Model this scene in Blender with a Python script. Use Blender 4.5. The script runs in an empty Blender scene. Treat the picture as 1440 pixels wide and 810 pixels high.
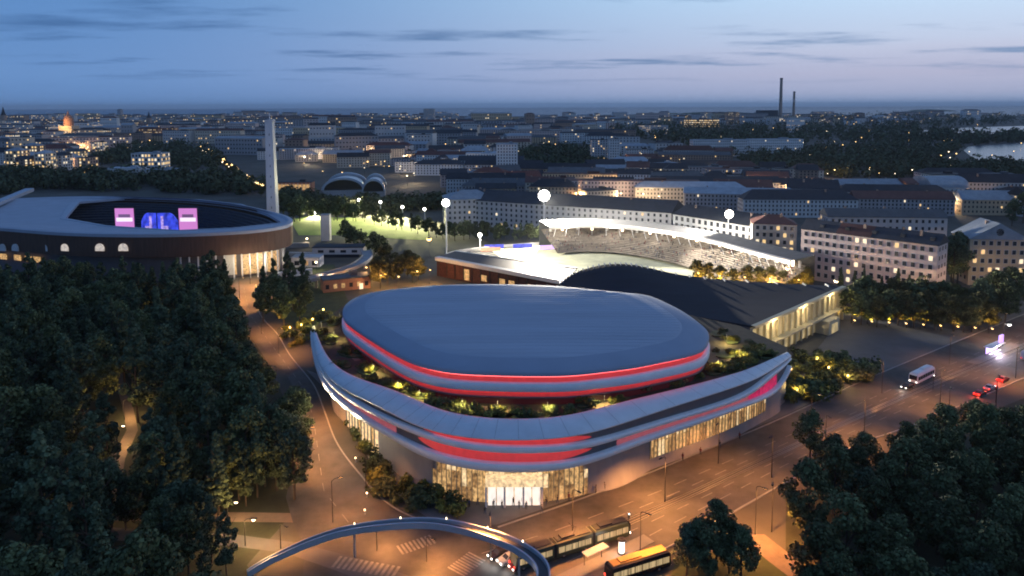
import bpy, math, random
import numpy as np
from mathutils import Vector, Matrix

random.seed(11)
rng = np.random.default_rng(11)
S = bpy.context.scene
COL = S.collection
R = math.radians

# ------------------------------------------------------------------ camera
FPX, PITCH, CAMH, ROLL = 1000.0, math.atan(0.10), 80.0, R(0.2)
PPX, PPY = 720.0, 249.5     # principal point: a shift lens, verticals kept nearly upright
cam = bpy.data.cameras.new('camera')
camo = bpy.data.objects.new('camera', cam)
COL.objects.link(camo)
cam.sensor_width = 36.0
cam.lens = 36.0 * FPX / 1440.0
cam.shift_y = -(405.0 - PPY) / 1440.0
cam.clip_start = 1.0
cam.clip_end = 200000.0
camo.location = (0, 0, CAMH)
camo.rotation_euler = (Matrix.Rotation(math.pi / 2 - PITCH, 3, 'X') @ Matrix.Rotation(-ROLL, 3, 'Z')).to_euler()
S.camera = camo

# ------------------------------------------------------------------ render settings
S.render.engine = 'CYCLES'
S.view_settings.view_transform = 'Standard'
S.view_settings.look = 'None'
S.view_settings.gamma = 1.0
S.view_settings.exposure = 0.12
S.cycles.use_denoising = True
S.cycles.max_bounces = 4
S.cycles.diffuse_bounces = 2
S.cycles.glossy_bounces = 2
S.cycles.transmission_bounces = 2
S.cycles.volume_bounces = 0
S.cycles.sample_clamp_indirect = 4.0
S.cycles.filter_width = 1.9

# ------------------------------------------------------------------ sky: dusk, brighter to the west (right)
SUN_EL, SUN_AZ = R(1.5), R(78)
w = bpy.data.worlds.new('World')
S.world = w
w.use_nodes = True
nt = w.node_tree
N, L = nt.nodes, nt.links
bg = N['Background']


def nd(t, **kw):
    n = N.new(t)
    for k, v in kw.items():
        setattr(n, k, v)
    return n


def mth(op, a, b=None, c=None):
    n = nd('ShaderNodeMath', operation=op)
    for i, v in enumerate((a, b, c)):
        if v is None:
            continue
        if isinstance(v, (int, float)):
            n.inputs[i].default_value = v
        else:
            L.new(v, n.inputs[i])
    return n.outputs[0]


def mixc(f, a, b, blend='MIX'):
    n = nd('ShaderNodeMix', data_type='RGBA', blend_type=blend)
    for sock, v in ((n.inputs[0], f), (n.inputs[6], a), (n.inputs[7], b)):
        if isinstance(v, (int, float)):
            sock.default_value = v
        elif isinstance(v, tuple):
            sock.default_value = (*v, 1)
        else:
            L.new(v, sock)
    return n.outputs[2]


def rampc(f, stops):
    n = nd('ShaderNodeValToRGB')
    cr = n.color_ramp
    while len(cr.elements) < len(stops):
        cr.elements.new(0.5)
    for e, (p, c) in zip(cr.elements, stops):
        e.position = p
        e.color = (*c, 1)
    L.new(f, n.inputs[0])
    return n.outputs[0]


tc = nd('ShaderNodeTexCoord')
sep = nd('ShaderNodeSeparateXYZ')
L.new(tc.outputs['Generated'], sep.inputs[0])
X, Yv, Z = sep.outputs
elev = mth('MAXIMUM', Z, 0.0)
east = rampc(elev, [(0.0, (.092, .190, .395)), (.04, (.105, .210, .425)), (.14, (.080, .188, .400)), (.35, (.072, .155, .340)), (1, (.070, .135, .285))])
west = rampc(elev, [(0.0, (.190, .290, .470)), (.016, (.300, .345, .490)), (.07, (.420, .455, .575)), (.14, (.420, .560, .710)), (.35, (.170, .255, .420)), (1, (.070, .135, .285))])
# azimuth weight: 0 to the east (left), 1 to the west (right)
fl = nd('ShaderNodeVectorMath', operation='NORMALIZE')
cmb = nd('ShaderNodeCombineXYZ')
L.new(X, cmb.inputs[0]); L.new(Yv, cmb.inputs[1])
L.new(cmb.outputs[0], fl.inputs[0])
dt = nd('ShaderNodeVectorMath', operation='DOT_PRODUCT')
L.new(fl.outputs[0], dt.inputs[0])
dt.inputs[1].default_value = (math.sin(SUN_AZ), math.cos(SUN_AZ), 0)
mr = nd('ShaderNodeMapRange', interpolation_type='SMOOTHSTEP')
L.new(dt.outputs['Value'], mr.inputs[0])
mr.inputs[1].default_value = -0.42
mr.inputs[2].default_value = 0.86
base = mixc(mr.outputs[0], east, west)
# pink afterglow low in the west
pk = mth('MULTIPLY', mth('SUBTRACT', 1.0, mth('MINIMUM', mth('DIVIDE', mth('ABSOLUTE', mth('SUBTRACT', elev, .040)), .04), 1.0)), mth('POWER', mr.outputs[0], 2.0))
base = mixc(mth('MULTIPLY', pk, .55), base, (.36, .33, .44))
# thin cloud streaks on a high level sheet
den = mth('ADD', elev, 0.035)
cv = nd('ShaderNodeCombineXYZ')
L.new(mth('DIVIDE', X, den), cv.inputs[0])
L.new(mth('DIVIDE', Yv, den), cv.inputs[1])
mp = nd('ShaderNodeMapping')
mp.inputs['Scale'].default_value = (.34, .50, 1)
mp.inputs['Location'].default_value = (3.1, 5.5, 0)
L.new(cv.outputs[0], mp.inputs[0])
nz = nd('ShaderNodeTexNoise')
nz.inputs['Scale'].default_value = 1.0
nz.inputs['Detail'].default_value = 7.0
nz.inputs['Roughness'].default_value = .58
L.new(mp.outputs[0], nz.inputs['Vector'])
cl = nd('ShaderNodeMapRange', interpolation_type='SMOOTHSTEP')
L.new(nz.outputs['Fac'], cl.inputs[0])
cl.inputs[1].default_value = .50
cl.inputs[2].default_value = .66
hi = nd('ShaderNodeMapRange', interpolation_type='SMOOTHSTEP')
L.new(elev, hi.inputs[0])
hi.inputs[1].default_value = .02
hi.inputs[2].default_value = .06
cloudf = mth('MULTIPLY', mth('MULTIPLY', cl.outputs[0], hi.outputs[0]), .8)
ccol = mixc(mr.outputs[0], (.040, .100, .235), (.105, .190, .340))
base = mixc(cloudf, base, ccol)
# a faint physical twilight term
sky = nd('ShaderNodeTexSky', sky_type='NISHITA', sun_disc=False)
sky.sun_elevation = SUN_EL
sky.sun_rotation = SUN_AZ
sky.ozone_density = 6.0
base = mixc(.006, base, sky.outputs[0], 'ADD')
L.new(base, bg.inputs[0])
bg.inputs[1].default_value = 1.3

sl = bpy.data.lights.new('sun', 'SUN')
sl.energy = 0.10
sl.angle = R(20)
sl.color = (1.0, .72, .62)
so = bpy.data.objects.new('sun', sl)
COL.objects.link(so)
so.rotation_euler = Vector((-math.sin(SUN_AZ) * math.cos(R(8)), -math.cos(SUN_AZ) * math.cos(R(8)), -math.sin(R(8)))).to_track_quat('-Z', 'Y').to_euler()

# ------------------------------------------------------------------ surveying: sight lines of the photograph to places on the ground
CT, ST = math.cos(PITCH), math.sin(PITCH)
CR, SR = math.cos(ROLL), math.sin(ROLL)


def ray(px, py):
    x, v = (px - PPX) / FPX, (PPY - py) / FPX
    x, v = x * CR + v * SR, -x * SR + v * CR
    return x, CT + v * ST, -ST + v * CT


def P(px, py, z=0.0):
    d = ray(px, py)
    k = (z - CAMH) / d[2]
    return Vector((d[0] * k, d[1] * k, z))


def PY(px, py, y):
    d = ray(px, py)
    k = y / d[1]
    return Vector((d[0] * k, y, CAMH + d[2] * k))


def proj(p):
    x, y, z = p[0], p[1], p[2] - CAMH
    dep = y * CT - z * ST
    v = (y * ST + z * CT) / dep
    u = x / dep
    u, v = u * CR - v * SR, u * SR + v * CR
    return PPX + u * FPX, PPY - v * FPX, dep


def W(x, y, z=0.0):
    """A point surveyed with a first, tilted lens, carried over to this one at the same height."""
    c0, s0 = math.cos(math.atan(.255)), math.sin(math.atan(.255))
    h = z - CAMH
    dep = y * c0 - h * s0
    u, v = x / dep, (y * s0 + h * c0) / dep
    u, v = u * CR - v * SR, u * SR + v * CR
    return P(720 + u * FPX, 405 - v * FPX, z)


def inpoly(p, poly):
    x, y = p[0], p[1]
    r = False
    n = len(poly)
    for i in range(n):
        x0, y0 = poly[i][0], poly[i][1]
        x1, y1 = poly[(i + 1) % n][0], poly[(i + 1) % n][1]
        if (y0 > y) != (y1 > y) and x < (x1 - x0) * (y - y0) / (y1 - y0) + x0:
            r = not r
    return r


# ------------------------------------------------------------------ materials
MATS = {}


def M(name, col=(.5, .5, .5), rough=.7, metal=0.0, var=0.0, vscale=.2, stretch=(1, 1, 1), bump=0.0, bscale=1.0, emit=None, es=0.0, rnd=0.0, isl=0.0, sample=True, world=True, evar=0.0, espec=None, alpha=None):
    if name in MATS:
        return MATS[name]
    m = bpy.data.materials.new(name)
    MATS[name] = m
    m.use_nodes = True
    t = m.node_tree
    n, l = t.nodes, t.links
    b = n['Principled BSDF']
    b.inputs['Base Color'].default_value = (*col, 1)
    b.inputs['Roughness'].default_value = rough
    b.inputs['Metallic'].default_value = metal
    if espec is not None:
        b.inputs['Specular IOR Level'].default_value = espec
    fac = None

    def mul(a, c):
        q = n.new('ShaderNodeMath')
        q.operation = 'MULTIPLY'
        l.new(a, q.inputs[0])
        if isinstance(c, float):
            q.inputs[1].default_value = c
        else:
            l.new(c, q.inputs[1])
        return q.outputs[0]

    def rng_(sock, lo, hi, f0=0.0, f1=1.0):
        q = n.new('ShaderNodeMapRange')
        l.new(sock, q.inputs[0])
        q.inputs[1].default_value = f0
        q.inputs[2].default_value = f1
        q.inputs[3].default_value = lo
        q.inputs[4].default_value = hi
        return q.outputs[0]

    coord = None
    if var or bump or evar:
        if world:
            g = n.new('ShaderNodeNewGeometry')
            coord = g.outputs['Position']
        else:
            g = n.new('ShaderNodeTexCoord')
            coord = g.outputs['Object']
        mp_ = n.new('ShaderNodeMapping')
        mp_.inputs['Scale'].default_value = stretch
        l.new(coord, mp_.inputs[0])
        coord = mp_.outputs[0]
    if var:
        z_ = n.new('ShaderNodeTexNoise')
        z_.inputs['Scale'].default_value = vscale
        z_.inputs['Detail'].default_value = 6
        z_.inputs['Roughness'].default_value = .65
        l.new(coord, z_.inputs['Vector'])
        fac = rng_(z_.outputs['Fac'], 1 - var, 1 + var, .3, .7)
    if rnd:
        o_ = n.new('ShaderNodeObjectInfo')
        f = rng_(o_.outputs['Random'], 1 - rnd, 1 + rnd)
        fac = f if fac is None else mul(fac, f)
    if isl:
        g2 = n.new('ShaderNodeNewGeometry')
        f = rng_(g2.outputs['Random Per Island'], 1 - isl, 1 + isl)
        fac = f if fac is None else mul(fac, f)
    if fac is not None:
        vm = n.new('ShaderNodeVectorMath')
        vm.operation = 'SCALE'
        vm.inputs[0].default_value = col
        l.new(fac, vm.inputs['Scale'])
        l.new(vm.outputs[0], b.inputs['Base Color'])
    if bump:
        z2 = n.new('ShaderNodeTexNoise')
        z2.inputs['Scale'].default_value = bscale
        z2.inputs['Detail'].default_value = 5
        l.new(coord, z2.inputs['Vector'])
        bp = n.new('ShaderNodeBump')
        bp.inputs['Strength'].default_value = bump
        l.new(z2.outputs['Fac'], bp.inputs['Height'])
        l.new(bp.outputs[0], b.inputs['Normal'])
    if emit:
        b.inputs['Emission Color'].default_value = (*emit, 1)
        b.inputs['Emission Strength'].default_value = es
        if evar:
            z3 = n.new('ShaderNodeTexNoise')
            z3.inputs['Scale'].default_value = 1.0
            z3.inputs['Detail'].default_value = 4
            l.new(coord, z3.inputs['Vector'])
            l.new(rng_(z3.outputs['Fac'], es * (1 - evar), es * (1 + evar), .32, .68), b.inputs['Emission Strength'])
        if rnd:
            o2 = n.new('ShaderNodeObjectInfo')
            f = rng_(o2.outputs['Random'], es * (1 - rnd), es * (1 + rnd))
            if not evar:
                l.new(f, b.inputs['Emission Strength'])
        if not sample:
            m.cycles.emission_sampling = 'NONE'
    return m


M('asphalt', (.052, .050, .050), .75, var=.5, vscale=.16, stretch=(1, 1, 1), bump=.15, bscale=3)
M('asphalt_plaza', (.085, .085, .092), .8, var=.22, vscale=.12, bump=.1, bscale=2)
M('paving', (.12, .12, .125), .8, var=.2, vscale=.25, bump=.1, bscale=2)
M('path_gravel', (.16, .12, .09), .9, var=.25, vscale=.3)
M('kerb', (.22, .22, .22), .8, var=.15, vscale=.5)
M('marking', (.17, .165, .16), .7, var=.35, vscale=.8)
M('rail_steel', (.30, .29, .28), .35, .9)
M('land', (.060, .058, .050), .95, var=.5, vscale=.03, bump=.3, bscale=.4)
M('forest_ground', (.030, .034, .018), .95, var=.5, vscale=.12, bump=.4, bscale=.8)
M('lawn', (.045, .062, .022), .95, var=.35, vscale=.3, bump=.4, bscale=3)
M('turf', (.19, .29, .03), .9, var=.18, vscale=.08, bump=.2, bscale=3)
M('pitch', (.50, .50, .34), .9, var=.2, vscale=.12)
M('soil', (.045, .036, .024), .95, var=.4, vscale=.4)
M('sea', (.020, .055, .12), .38, var=.12, vscale=.002, stretch=(.2, 1, 1))
M('bay', (.05, .08, .13), .22, var=.1, vscale=.01)
M('leaf_dark', (.080, .100, .044), .8, isl=.55, rnd=.35, espec=.2)
M('leaf_blue', (.066, .092, .052), .8, isl=.55, rnd=.35, espec=.2)
M('leaf_warm', (.075, .072, .026), .8, isl=.5, rnd=.3, espec=.2)
M('leaf_shrub', (.125, .125, .030), .8, isl=.6, rnd=.45, espec=.2)
M('leaf_far', (.062, .078, .046), .9, isl=.5, espec=.1)
M('bark', (.06, .045, .035), .9, var=.3, vscale=3, world=False)
M('metal_light', (.74, .76, .80), .48, .05, var=.07, vscale=.35, rnd=0)
M('metal_rim', (.60, .63, .68), .45, .15, var=.08, vscale=.25)
M('roof_blue', (.32, .37, .46), .8, 0, var=.10, vscale=.16, stretch=(.12, 1, 1), bump=.06, bscale=.5)
M('roof_rim', (.25, .30, .39), .75, 0, var=.06, vscale=.1)
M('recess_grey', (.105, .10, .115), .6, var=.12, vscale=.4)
M('clad_dark', (.30, .30, .32), .55, .2, var=.12, vscale=.3, stretch=(1, 1, .3))
M('red_glow', (.40, .06, .06), .5, emit=(.92, .060, .065), es=.36, evar=.15)
M('red_glow_dim', (.40, .06, .06), .5, emit=(.92, .060, .065), es=.22, evar=.2)
M('red_glow_drum', (.40, .06, .06), .5, emit=(.92, .060, .065), es=.34, evar=.15)
M('red_led', (.3, .02, .02), .5, emit=(1.0, .14, .14), es=8.0)
M('pink_glow', (.2, .08, .1), .5, emit=(1.0, .22, .26), es=.24, evar=.15)
M('magenta_glow', (.2, .02, .08), .5, emit=(.85, .02, .13), es=.42, evar=.5)
M('drum_glass', (.03, .02, .025), .25, emit=(1, .10, .10), es=.02)
M('lobby_bright', (.3, .25, .2), .4, emit=(1.0, .70, .36), es=.80, evar=.5, stretch=(1.6, 1.6, 1.2))
M('lobby_gold', (.2, .15, .1), .4, emit=(1.0, .58, .22), es=.50, evar=.75, stretch=(1.8, 1.8, 1.3))
M('lobby_dim', (.1, .08, .06), .4, emit=(.95, .50, .18), es=.30, evar=.85, stretch=(1.8, 1.8, 1.3))
M('door_white', (.8, .8, .8), .4, emit=(1.0, .86, .72), es=.85, evar=.15)
M('dark_metal', (.035, .036, .04), .5, .5)
M('grey_metal', (.22, .23, .25), .5, .4)
M('black_roof', (.020, .024, .036), .85, var=.2, vscale=.12, stretch=(.3, 1, 1), espec=.2)
M('hall_fin', (.16, .20, .26), .5)
M('hall_warm', (.35, .30, .18), .5, emit=(1.0, .74, .34), es=.34, evar=.45, stretch=(.8, .8, .5))
M('hall_warm_dim', (.25, .22, .14), .5, emit=(1.0, .76, .38), es=.13, evar=.5, stretch=(.8, .8, .5))
M('hall_frame', (.48, .42, .28), .6)
M('timber', (.075, .038, .026), .7, var=.3, vscale=1.2, stretch=(1, 1, .1))
M('stadium_roof', (.30, .34, .42), .6, .1, var=.1, vscale=.1)
M('stadium_rim', (.30, .34, .42), .5, .1)
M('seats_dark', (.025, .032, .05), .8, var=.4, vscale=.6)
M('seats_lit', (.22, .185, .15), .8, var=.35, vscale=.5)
M('screen_pink', (.1, .05, .1), .5, emit=(.60, .21, .58), es=1.0)
M('screen_white', (.1, .1, .1), .5, emit=(.95, .85, 1.0), es=1.0)
M('screen_dark', (.1, .1, .1), .5, emit=(.14, .07, .17), es=1.0)
M('stage_blue', (.02, .02, .1), .5, emit=(.05, .08, .85), es=.75, evar=.6, stretch=(.5, .5, .3))
M('stage_violet', (.05, .02, .1), .5, emit=(.55, .40, .95), es=.75, evar=.5)
M('arch_lit', (.5, .5, .5), .5, emit=(1.0, .84, .66), es=.45, evar=.4)
M('concrete', (.30, .30, .31), .8, var=.15, vscale=.3)
M('white_render', (.58, .57, .58), .8, var=.08, vscale=.3)
M('tower_white', (.60, .59, .62), .8, var=.08, vscale=.3, stretch=(1, 1, .2))
M('brick_orange', (.34, .17, .11), .85, var=.2, vscale=1.0)
M('lamp_orange', (.3, .2, .1), .5, emit=(1.0, .62, .22), es=5.0, sample=False)
M('lamp_warm', (.3, .25, .2), .5, emit=(1.0, .80, .52), es=5.0, sample=False)
M('lamp_white', (.3, .3, .3), .5, emit=(1.0, .95, .86), es=9.0, sample=False)
M('stand_white_glow', (.50, .48, .45), .6, emit=(1.0, .93, .82), es=.06, evar=.4)  # faint glow in the white stands in for floodlight falling on it
M('stand_roof', (.085, .068, .060), .7, var=.2, vscale=.2, stretch=(1, .2, 1))
M('stand_red', (.06, .018, .016), .8, var=.5, vscale=.8)
M('glass_dark', (.020, .024, .032), .12, 0, espec=.6)
M('win_dark', (.030, .034, .045), .2)
M('win_lit', (.2, .15, .1), .5, emit=(1.0, .66, .28), es=.9, sample=False)
M('win_lit2', (.2, .15, .1), .5, emit=(1.0, .82, .55), es=1.1, sample=False)
M('car_black', (.02, .02, .023), .25, .2)
M('car_red', (.22, .02, .02), .3, .2)
M('car_silver', (.35, .36, .38), .3, .4)
M('white_paint', (.72, .72, .74), .4)
M('tram_green', (.035, .05, .035), .4)
M('tram_window', (.1, .08, .05), .4, emit=(1.0, .72, .36), es=.42, evar=.5, stretch=(2, 2, .1))
M('rubber', (.015, .015, .015), .9)
M('headlight', (.8, .8, .8), .3, emit=(1.0, .93, .85), es=4.0, sample=False)
M('taillight', (.5, .02, .02), .3, emit=(1.0, .07, .04), es=3.0, sample=False)
M('purple_sign', (.3, .2, .4), .4, emit=(.62, .38, 1.0), es=1.2)
M('white_sign', (.6, .6, .6), .4, emit=(1.0, .93, .85), es=.85)
M('lamplit_roof', (.45, .24, .06), .5)  # orange lamp light put into the bus roof colour
M('cloth_dark', (.03, .03, .04), .9)
M('cloth_blue', (.04, .06, .12), .9)
M('cloth_red', (.15, .03, .03), .9)
M('cloth_pale', (.35, .32, .28), .9)
M('skin', (.45, .30, .22), .6)
M('bridge_steel', (.42, .46, .52), .45, .2, var=.08, vscale=.4)
M('bridge_deck', (.07, .075, .085), .8)
M('glazed_roof', (.40, .45, .52), .35, .2, var=.12, vscale=.5)
WALLS = {'pale grey': (.46, .45, .45), 'white': (.60, .60, .62), 'beige': (.50, .43, .35), 'pinkish': (.52, .41, .38), 'grey': (.30, .29, .30), 'brown': (.27, .19, .15), 'ochre': (.48, .36, .24)}
for k, c in WALLS.items():
    M('wall ' + k, tuple(min(.62, v * 1.12) for v in c), .85, var=.1, vscale=.25, rnd=.15)
ROOFS = {'dark': (.030, .034, .044), 'red brown': (.11, .050, .044), 'light metal': (.30, .33, .37), 'grey': (.085, .09, .10)}
for k, c in ROOFS.items():
    M('roof ' + k, c, .75, var=.2, vscale=.2, rnd=.25, espec=.25)

# ------------------------------------------------------------------ mesh helpers


class MB:
    def __init__(s):
        s.v, s.f, s.mi = [], [], []

    def add(s, vs, fs, mi=0):
        o = len(s.v)
        s.v += [tuple(p) for p in vs]
        s.f += [tuple(i + o for i in q) for q in fs]
        s.mi += [mi] * len(fs)
        return s

    def box(s, c, sz, rz=0.0, mi=0, taper=1.0):
        ca, sa = math.cos(rz), math.sin(rz)
        vs = []
        for k, (z, t) in enumerate(((-.5, 1.0), (.5, taper))):
            for x, y in ((-.5, -.5), (.5, -.5), (.5, .5), (-.5, .5)):
                x2, y2 = x * sz[0] * t, y * sz[1] * t
                vs.append((c[0] + x2 * ca - y2 * sa, c[1] + x2 * sa + y2 * ca, c[2] + z * sz[2]))
        return s.add(vs, [(3, 2, 1, 0), (4, 5, 6, 7), (0, 1, 5, 4), (1, 2, 6, 5), (2, 3, 7, 6), (3, 0, 4, 7)], mi)

    def prism(s, poly, z0, z1, mi=0, bottom=True):
        n = len(poly)
        a = sum(poly[i][0] * poly[(i + 1) % n][1] - poly[(i + 1) % n][0] * poly[i][1] for i in range(n))
        if a < 0:
            poly = poly[::-1]
        vs = [(p[0], p[1], z0) for p in poly] + [(p[0], p[1], z1) for p in poly]
        fs = [tuple(range(n, 2 * n))] + [(i, (i + 1) % n, n + (i + 1) % n, n + i) for i in range(n)]
        if bottom:
            fs.append(tuple(range(n - 1, -1, -1)))
        return s.add(vs, fs, mi)

    def loft(s, rings, closed=True, mi=0, cap0=False, cap1=False):
        n = len(rings[0])
        vs = [p for r in rings for p in r]
        fs = []
        for j in range(len(rings) - 1):
            for i in range(n if closed else n - 1):
                k = (i + 1) % n
                fs.append((j * n + i, j * n + k, (j + 1) * n + k, (j + 1) * n + i))
        if cap0:
            fs.append(tuple(range(n - 1, -1, -1)))
        if cap1:
            fs.append(tuple(range((len(rings) - 1) * n, len(rings) * n)))
        return s.add(vs, fs, mi)

    def lathe(s, prof, n=12, c=(0, 0, 0), mi=0):
        rings = [[(c[0] + r * math.cos(2 * math.pi * i / n), c[1] + r * math.sin(2 * math.pi * i / n), c[2] + z) for i in range(n)] for r, z in prof]
        return s.loft(rings, True, mi, True, True)

    def tube(s, path, r, n=6, mi=0):
        rings = []
        for i, p in enumerate(path):
            p = Vector(p)
            a = Vector(path[max(i - 1, 0)])
            b = Vector(path[min(i + 1, len(path) - 1)])
            d = (b - a).normalized()
            u = d.cross(Vector((0, 0, 1)))
            if u.length < .05:
                u = d.cross(Vector((1, 0, 0)))
            u.normalize()
            v = d.cross(u)
            rr = r[i] if isinstance(r, (list, tuple)) else r
            rings.append([tuple(p + (u * math.cos(t) + v * math.sin(t)) * rr) for t in [2 * math.pi * k / n for k in range(n)]])
        return s.loft(rings, True, mi, True, True)

    def mesh(s, name, mats, smooth=False):
        me = bpy.data.meshes.new(name)
        me.from_pydata(s.v, [], s.f)
        for m in (mats if isinstance(mats, (list, tuple)) else [mats]):
            me.materials.append(MATS[m])
        if any(s.mi):
            me.polygons.foreach_set('material_index', s.mi)
        if smooth:
            me.polygons.foreach_set('use_smooth', [True] * len(me.polygons))
        me.update()
        return me

    def build(s, name, mats, parent=None, smooth=False, world=True, **kw):
        """WORLD: the coordinates are world ones; moved to the parent's own space."""
        if parent is not None and world:
            m = parent_matrix(parent).inverted()
            s.v = [tuple(m @ Vector(p)) for p in s.v]
        o = bpy.data.objects.new(name, s.mesh(name, mats, smooth))
        COL.objects.link(o)
        if parent is not None:
            o.parent = parent
        for k, v in kw.items():
            o[k] = v
        return o


def parent_matrix(o):
    m = Matrix.LocRotScale(o.location, o.rotation_euler, o.scale)
    return parent_matrix(o.parent) @ m if o.parent is not None else m


def tag(o, label=None, cat=None, group=None, kind=None):
    for k, v in (('label', label), ('category', cat), ('group', group), ('kind', kind)):
        if v:
            o[k] = v
    return o


def thing(name, label, cat, loc=(0, 0, 0), rz=0.0, group=None, scale=1.0):
    o = bpy.data.objects.new(name, None)
    o.empty_display_size = .5
    COL.objects.link(o)
    o.location = loc
    o.rotation_euler = (0, 0, rz)
    o.scale = (scale,) * 3
    return tag(o, label, cat, group)


def obj(name, me, parent=None, loc=None, rz=None, scale=None):
    o = bpy.data.objects.new(name, me)
    COL.objects.link(o)
    if parent is not None:
        o.parent = parent
    if loc is not None:
        o.location = loc
    if rz is not None:
        o.rotation_euler = (0, 0, rz)
    if scale is not None:
        o.scale = (scale,) * 3
    return o


def light(parent, loc, power, col, kind='POINT', size=.3, spot=None, aim=None):
    ld = bpy.data.lights.new('lamp_light', kind)
    ld.energy = power
    ld.color = col
    ld.shadow_soft_size = size
    o = bpy.data.objects.new('lamp_light', ld)
    COL.objects.link(o)
    o.location = loc
    if kind == 'SPOT':
        ld.spot_size = spot
        ld.spot_blend = .6
        o.rotation_euler = (Vector(aim)).to_track_quat('-Z', 'Y').to_euler()
    if parent is not None:
        o.parent = parent
    return o


def sheet(name, poly, z, m, label=None, kind='structure'):
    mb = MB()
    mb.add([(p[0], p[1], z) for p in poly], [tuple(range(len(poly)))])
    o = mb.build(name, m)
    me = o.data
    if me.polygons[0].normal.z < 0:
        me.flip_normals()
    tag(o, label, None, None, kind)
    return o


def catmull(pts, n, closed=True):
    pts = [Vector(p) for p in pts]
    out = []
    k = len(pts)
    segs = k if closed else k - 1
    for i in range(segs):
        p0, p1, p2, p3 = [pts[(i + j) % k] if closed else pts[min(max(i + j, 0), k - 1)] for j in (-1, 0, 1, 2)]
        for q in range(n):
            t = q / n
            out.append(.5 * ((2 * p1) + (-p0 + p2) * t + (2 * p0 - 5 * p1 + 4 * p2 - p3) * t * t + (-p0 + 3 * p1 - 3 * p2 + p3) * t ** 3))
    if not closed:
        out.append(pts[-1])
    return out


def resample(pts, n, closed=True):
    pts = [Vector(p) for p in pts]
    if closed:
        pts = pts + [pts[0]]
    d = [0.0]
    for a, b in zip(pts, pts[1:]):
        d.append(d[-1] + (b - a).length)
    out = []
    j = 0
    for i in range(n):
        t = d[-1] * i / (n if closed else n - 1)
        while j < len(d) - 2 and d[j + 1] < t:
            j += 1
        f = (t - d[j]) / max(d[j + 1] - d[j], 1e-9)
        out.append(pts[j].lerp(pts[j + 1], min(max(f, 0), 1)))
    return out


def normals2(pts, closed=True):
    """Outward plan normals of a counter-clockwise curve (to the right of its direction)."""
    out = []
    n = len(pts)
    for i in range(n):
        a = pts[(i - 1) % n] if closed else pts[max(i - 1, 0)]
        b = pts[(i + 1) % n] if closed else pts[min(i + 1, n - 1)]
        d = (Vector((b[0], b[1])) - Vector((a[0], a[1]))).normalized()
        out.append(Vector((d.y, -d.x, 0)))
    return out


# ------------------------------------------------------------------ ground, roads, water
land = [(-9000, -900), (9000, -900), (9000, 3000), (6200, 3900), (4200, 4300), (3400, 5200), (2500, 4900), (1900, 6300), (900, 6600), (300, 5600), (-500, 6100), (-1300, 5200), (-2100, 5600), (-2900, 4700), (-4200, 5000), (-9000, 4200)]
sheet('ground', land, 0.0, 'land')
sheet('sea', [(-60000, -2000), (60000, -2000), (60000, 52000), (-60000, 52000)], -2.0, 'sea')


def pxpoly(pts, z=0.0):
    return [P(x, y, z) for x, y in pts]


sheet('forest_floor', [W(*p) for p in [(-330, 310), (-128, 312), (-104, 262), (-78, 215), (-60, 178), (-50, 150), (-45, 128), (-48, 112), (-38, 98)]] + [Vector(p) for p in ((-30, 70, 0), (-160, 60, 0), (-330, 60, 0))], .02, 'forest_ground')
sheet('park_floor', pxpoly([(1105, 800), (1105, 700), (1240, 640), (1440, 560), (1600, 520), (1700, 820), (1300, 900)]), .02, 'forest_ground')
sheet('verge', pxpoly([(940, 820), (950, 790), (1060, 762), (1130, 800), (1110, 830)]), .02, 'lawn')
sheet('grass_verge', pxpoly([(395, 372), (470, 372), (490, 425), (430, 470), (380, 440)]), .02, 'lawn')

main_u = [(430, 830), (480, 800), (560, 770), (640, 752), (700, 742), (850, 690), (1000, 630), (1100, 588), (1250, 520), (1440, 442), (1560, 392)]
main_l = [(1560, 492), (1440, 532), (1300, 592), (1200, 628), (1110, 676), (1000, 738), (930, 775), (860, 830)]
sheet('main_road', pxpoly(main_u + main_l), .04, 'asphalt')
sheet('side_road', pxpoly([(326, 400), (360, 400), (365, 440), (390, 470), (408, 500), (440, 540), (455, 575), (472, 620), (500, 660), (545, 708), (600, 735), (655, 748), (560, 772), (480, 802), (425, 832), (428, 770), (412, 735), (402, 700), (412, 655), (428, 610), (422, 560), (398, 520), (370, 490), (335, 440)]), .07, 'asphalt')
sheet('plaza', pxpoly([(1150, 490), (1166, 470), (1178, 452), (1262, 453), (1360, 466), (1420, 440), (1440, 430), (1475, 418), (1440, 443), (1290, 503), (1240, 525), (1180, 548), (1130, 568)]), .055, 'asphalt_plaza')
sheet('forecourt', pxpoly([(430, 520), (470, 560), (500, 600), (520, 650), (560, 700), (600, 728), (655, 744), (700, 738), (850, 687), (1000, 627), (1100, 586), (1180, 548), (1150, 520), (1000, 560), (720, 640), (500, 545)]), .10, 'paving')
sheet('foot_path', pxpoly([(150, 718), (425, 722), (425, 735), (150, 733)]), .05, 'path_gravel')
sheet('cycle_path', pxpoly([(150, 742), (330, 752), (420, 764), (520, 790), (600, 820), (540, 830), (470, 802), (400, 778), (320, 768), (150, 760)]), .09, 'asphalt_plaza')
sheet('wood_path', pxpoly([(150, 690), (158, 645), (178, 605), (172, 572), (162, 535), (160, 500), (168, 500), (174, 535), (187, 572), (194, 605), (176, 645), (168, 695)]), .05, 'path_gravel')
sheet('clearing_path', pxpoly([(120, 426), (160, 433), (235, 446), (235, 455), (150, 444), (118, 434)]), .05, 'path_gravel')
sheet('park_path', pxpoly([(1040, 752), (1075, 752), (1105, 775), (1140, 806), (1110, 812), (1075, 785)]), .06, 'path_gravel')
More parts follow.
